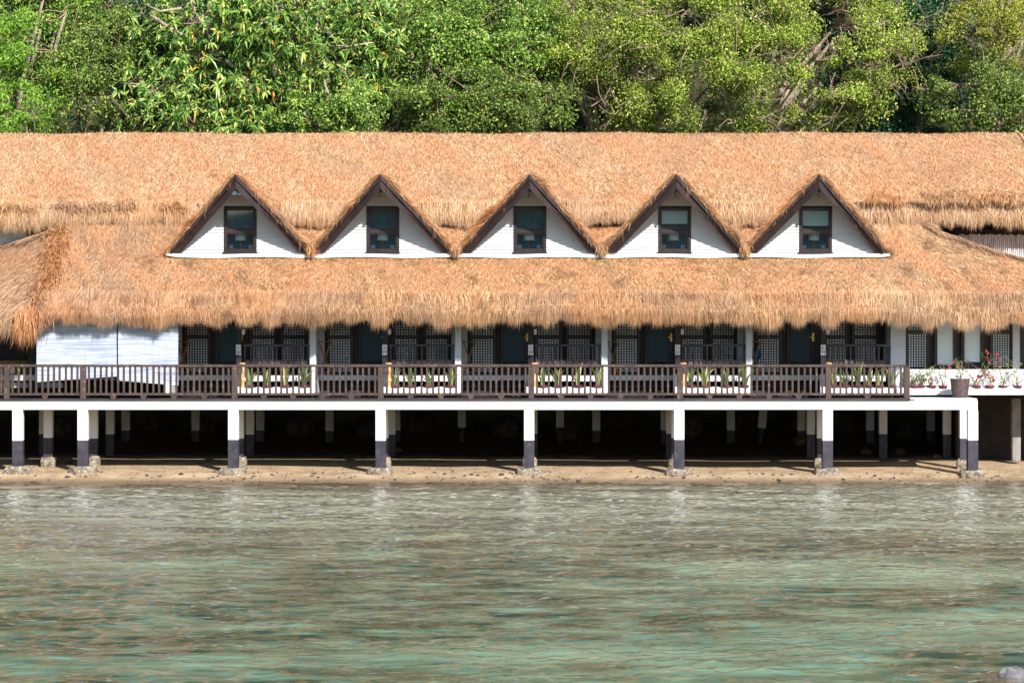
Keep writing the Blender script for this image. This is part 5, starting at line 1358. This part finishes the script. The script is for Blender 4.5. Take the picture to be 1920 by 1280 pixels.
T('fine_leaved_tree', 'fine leaved tree joining the wide one on its left side', 1130, 70, 16.2, 140, 150, 2.2, 'fine', 60, 520, .6, .085, .045, 10, extra_twigs=24)
T('shade_tree', 'deep green tree in the gap right of the fine leaved tree', 1745, 110, 18.5, 120, 190, 2.0, 'deep', 60, 380, .6, .14, .075, 11)
T('yellow_twiggy_tree', 'sparse yellow green twiggy tree at the upper right corner', 1880, 45, 15.4, 120, 110, 2.0, 'yellow', 60, 430, .55, .08, .035, 12, extra_twigs=50)
T('small_leaved_tree', 'dark small leaved bush above the roof at the right edge', 1855, 190, 14.0, 130, 75, 1.7, 'dark', 54, 430, .5, .09, .05, 13, trunk_r=.14, limbs=5)
# trees higher up the slope
for k, (px_, py, Y, lab, kd) in enumerate([(150, -60, 21, 'tree higher up the slope behind the feathery tree', 'vine'), (640, 20, 21.5, 'tree higher up the slope behind the long leaved tree', 'dark'), (860, -60, 22, 'tree higher up the slope behind the climbers', 'vine'),
                                            (1040, 30, 21, 'tree higher up the slope left of the fine leaved crown', 'dark'), (1730, -40, 23, 'tree at the top of the dark gap on the right', 'deep'), (340, 0, 21, 'tree higher up behind the pale limbs', 'deep'), (1450, -90, 22, 'tree higher up behind the fine leaved crown', 'dark'), (1900, -100, 22, 'tree behind the yellow twiggy crown', 'deep')]):
    T('slope_tree', lab, px_, py, Y, 190, 170, 2.2, kd, 60, 300, .7, .15, .08, 40 + k, limbs=6)
# low growth that covers the bank
n = 36000; x = RNG.uniform(-24, 24, n); y = RNG.uniform(12.4, 27, n); z = hill_z(x, y) + RNG.uniform(0, 1, n) ** 2 * 1.0 * (.6 + .4 * vnoise(x, y, 1.3, 90))
Vg = quads(np.stack([x, y, z], -1), RNG.normal(0, 1, (n, 3)), RNG.normal(0, .6, (n, 3)) + [0, -.6, .7], RNG.uniform(.12, .28, n), RNG.uniform(.06, .13, n))
o = leaf_mesh('undergrowth', [Vg], LEAF['deep'], None, 'stuff'); tag(o, 'deep green undergrowth covering the slope behind the trees', 'undergrowth')
# sunlit bush glimpsed through the left porch
c = pt(28, 632, 13.5)
tree('porch_bush', 'yellow green bush glimpsed through the open porch at the left', (c.x, 13.6, hz(c.x, 13.6)), (c.x, c.y, c.z), (1.0, .7, .7), 'yellow', 14, 160, .3, .2, .09, 71, trunk_r=.06, limbs=4)
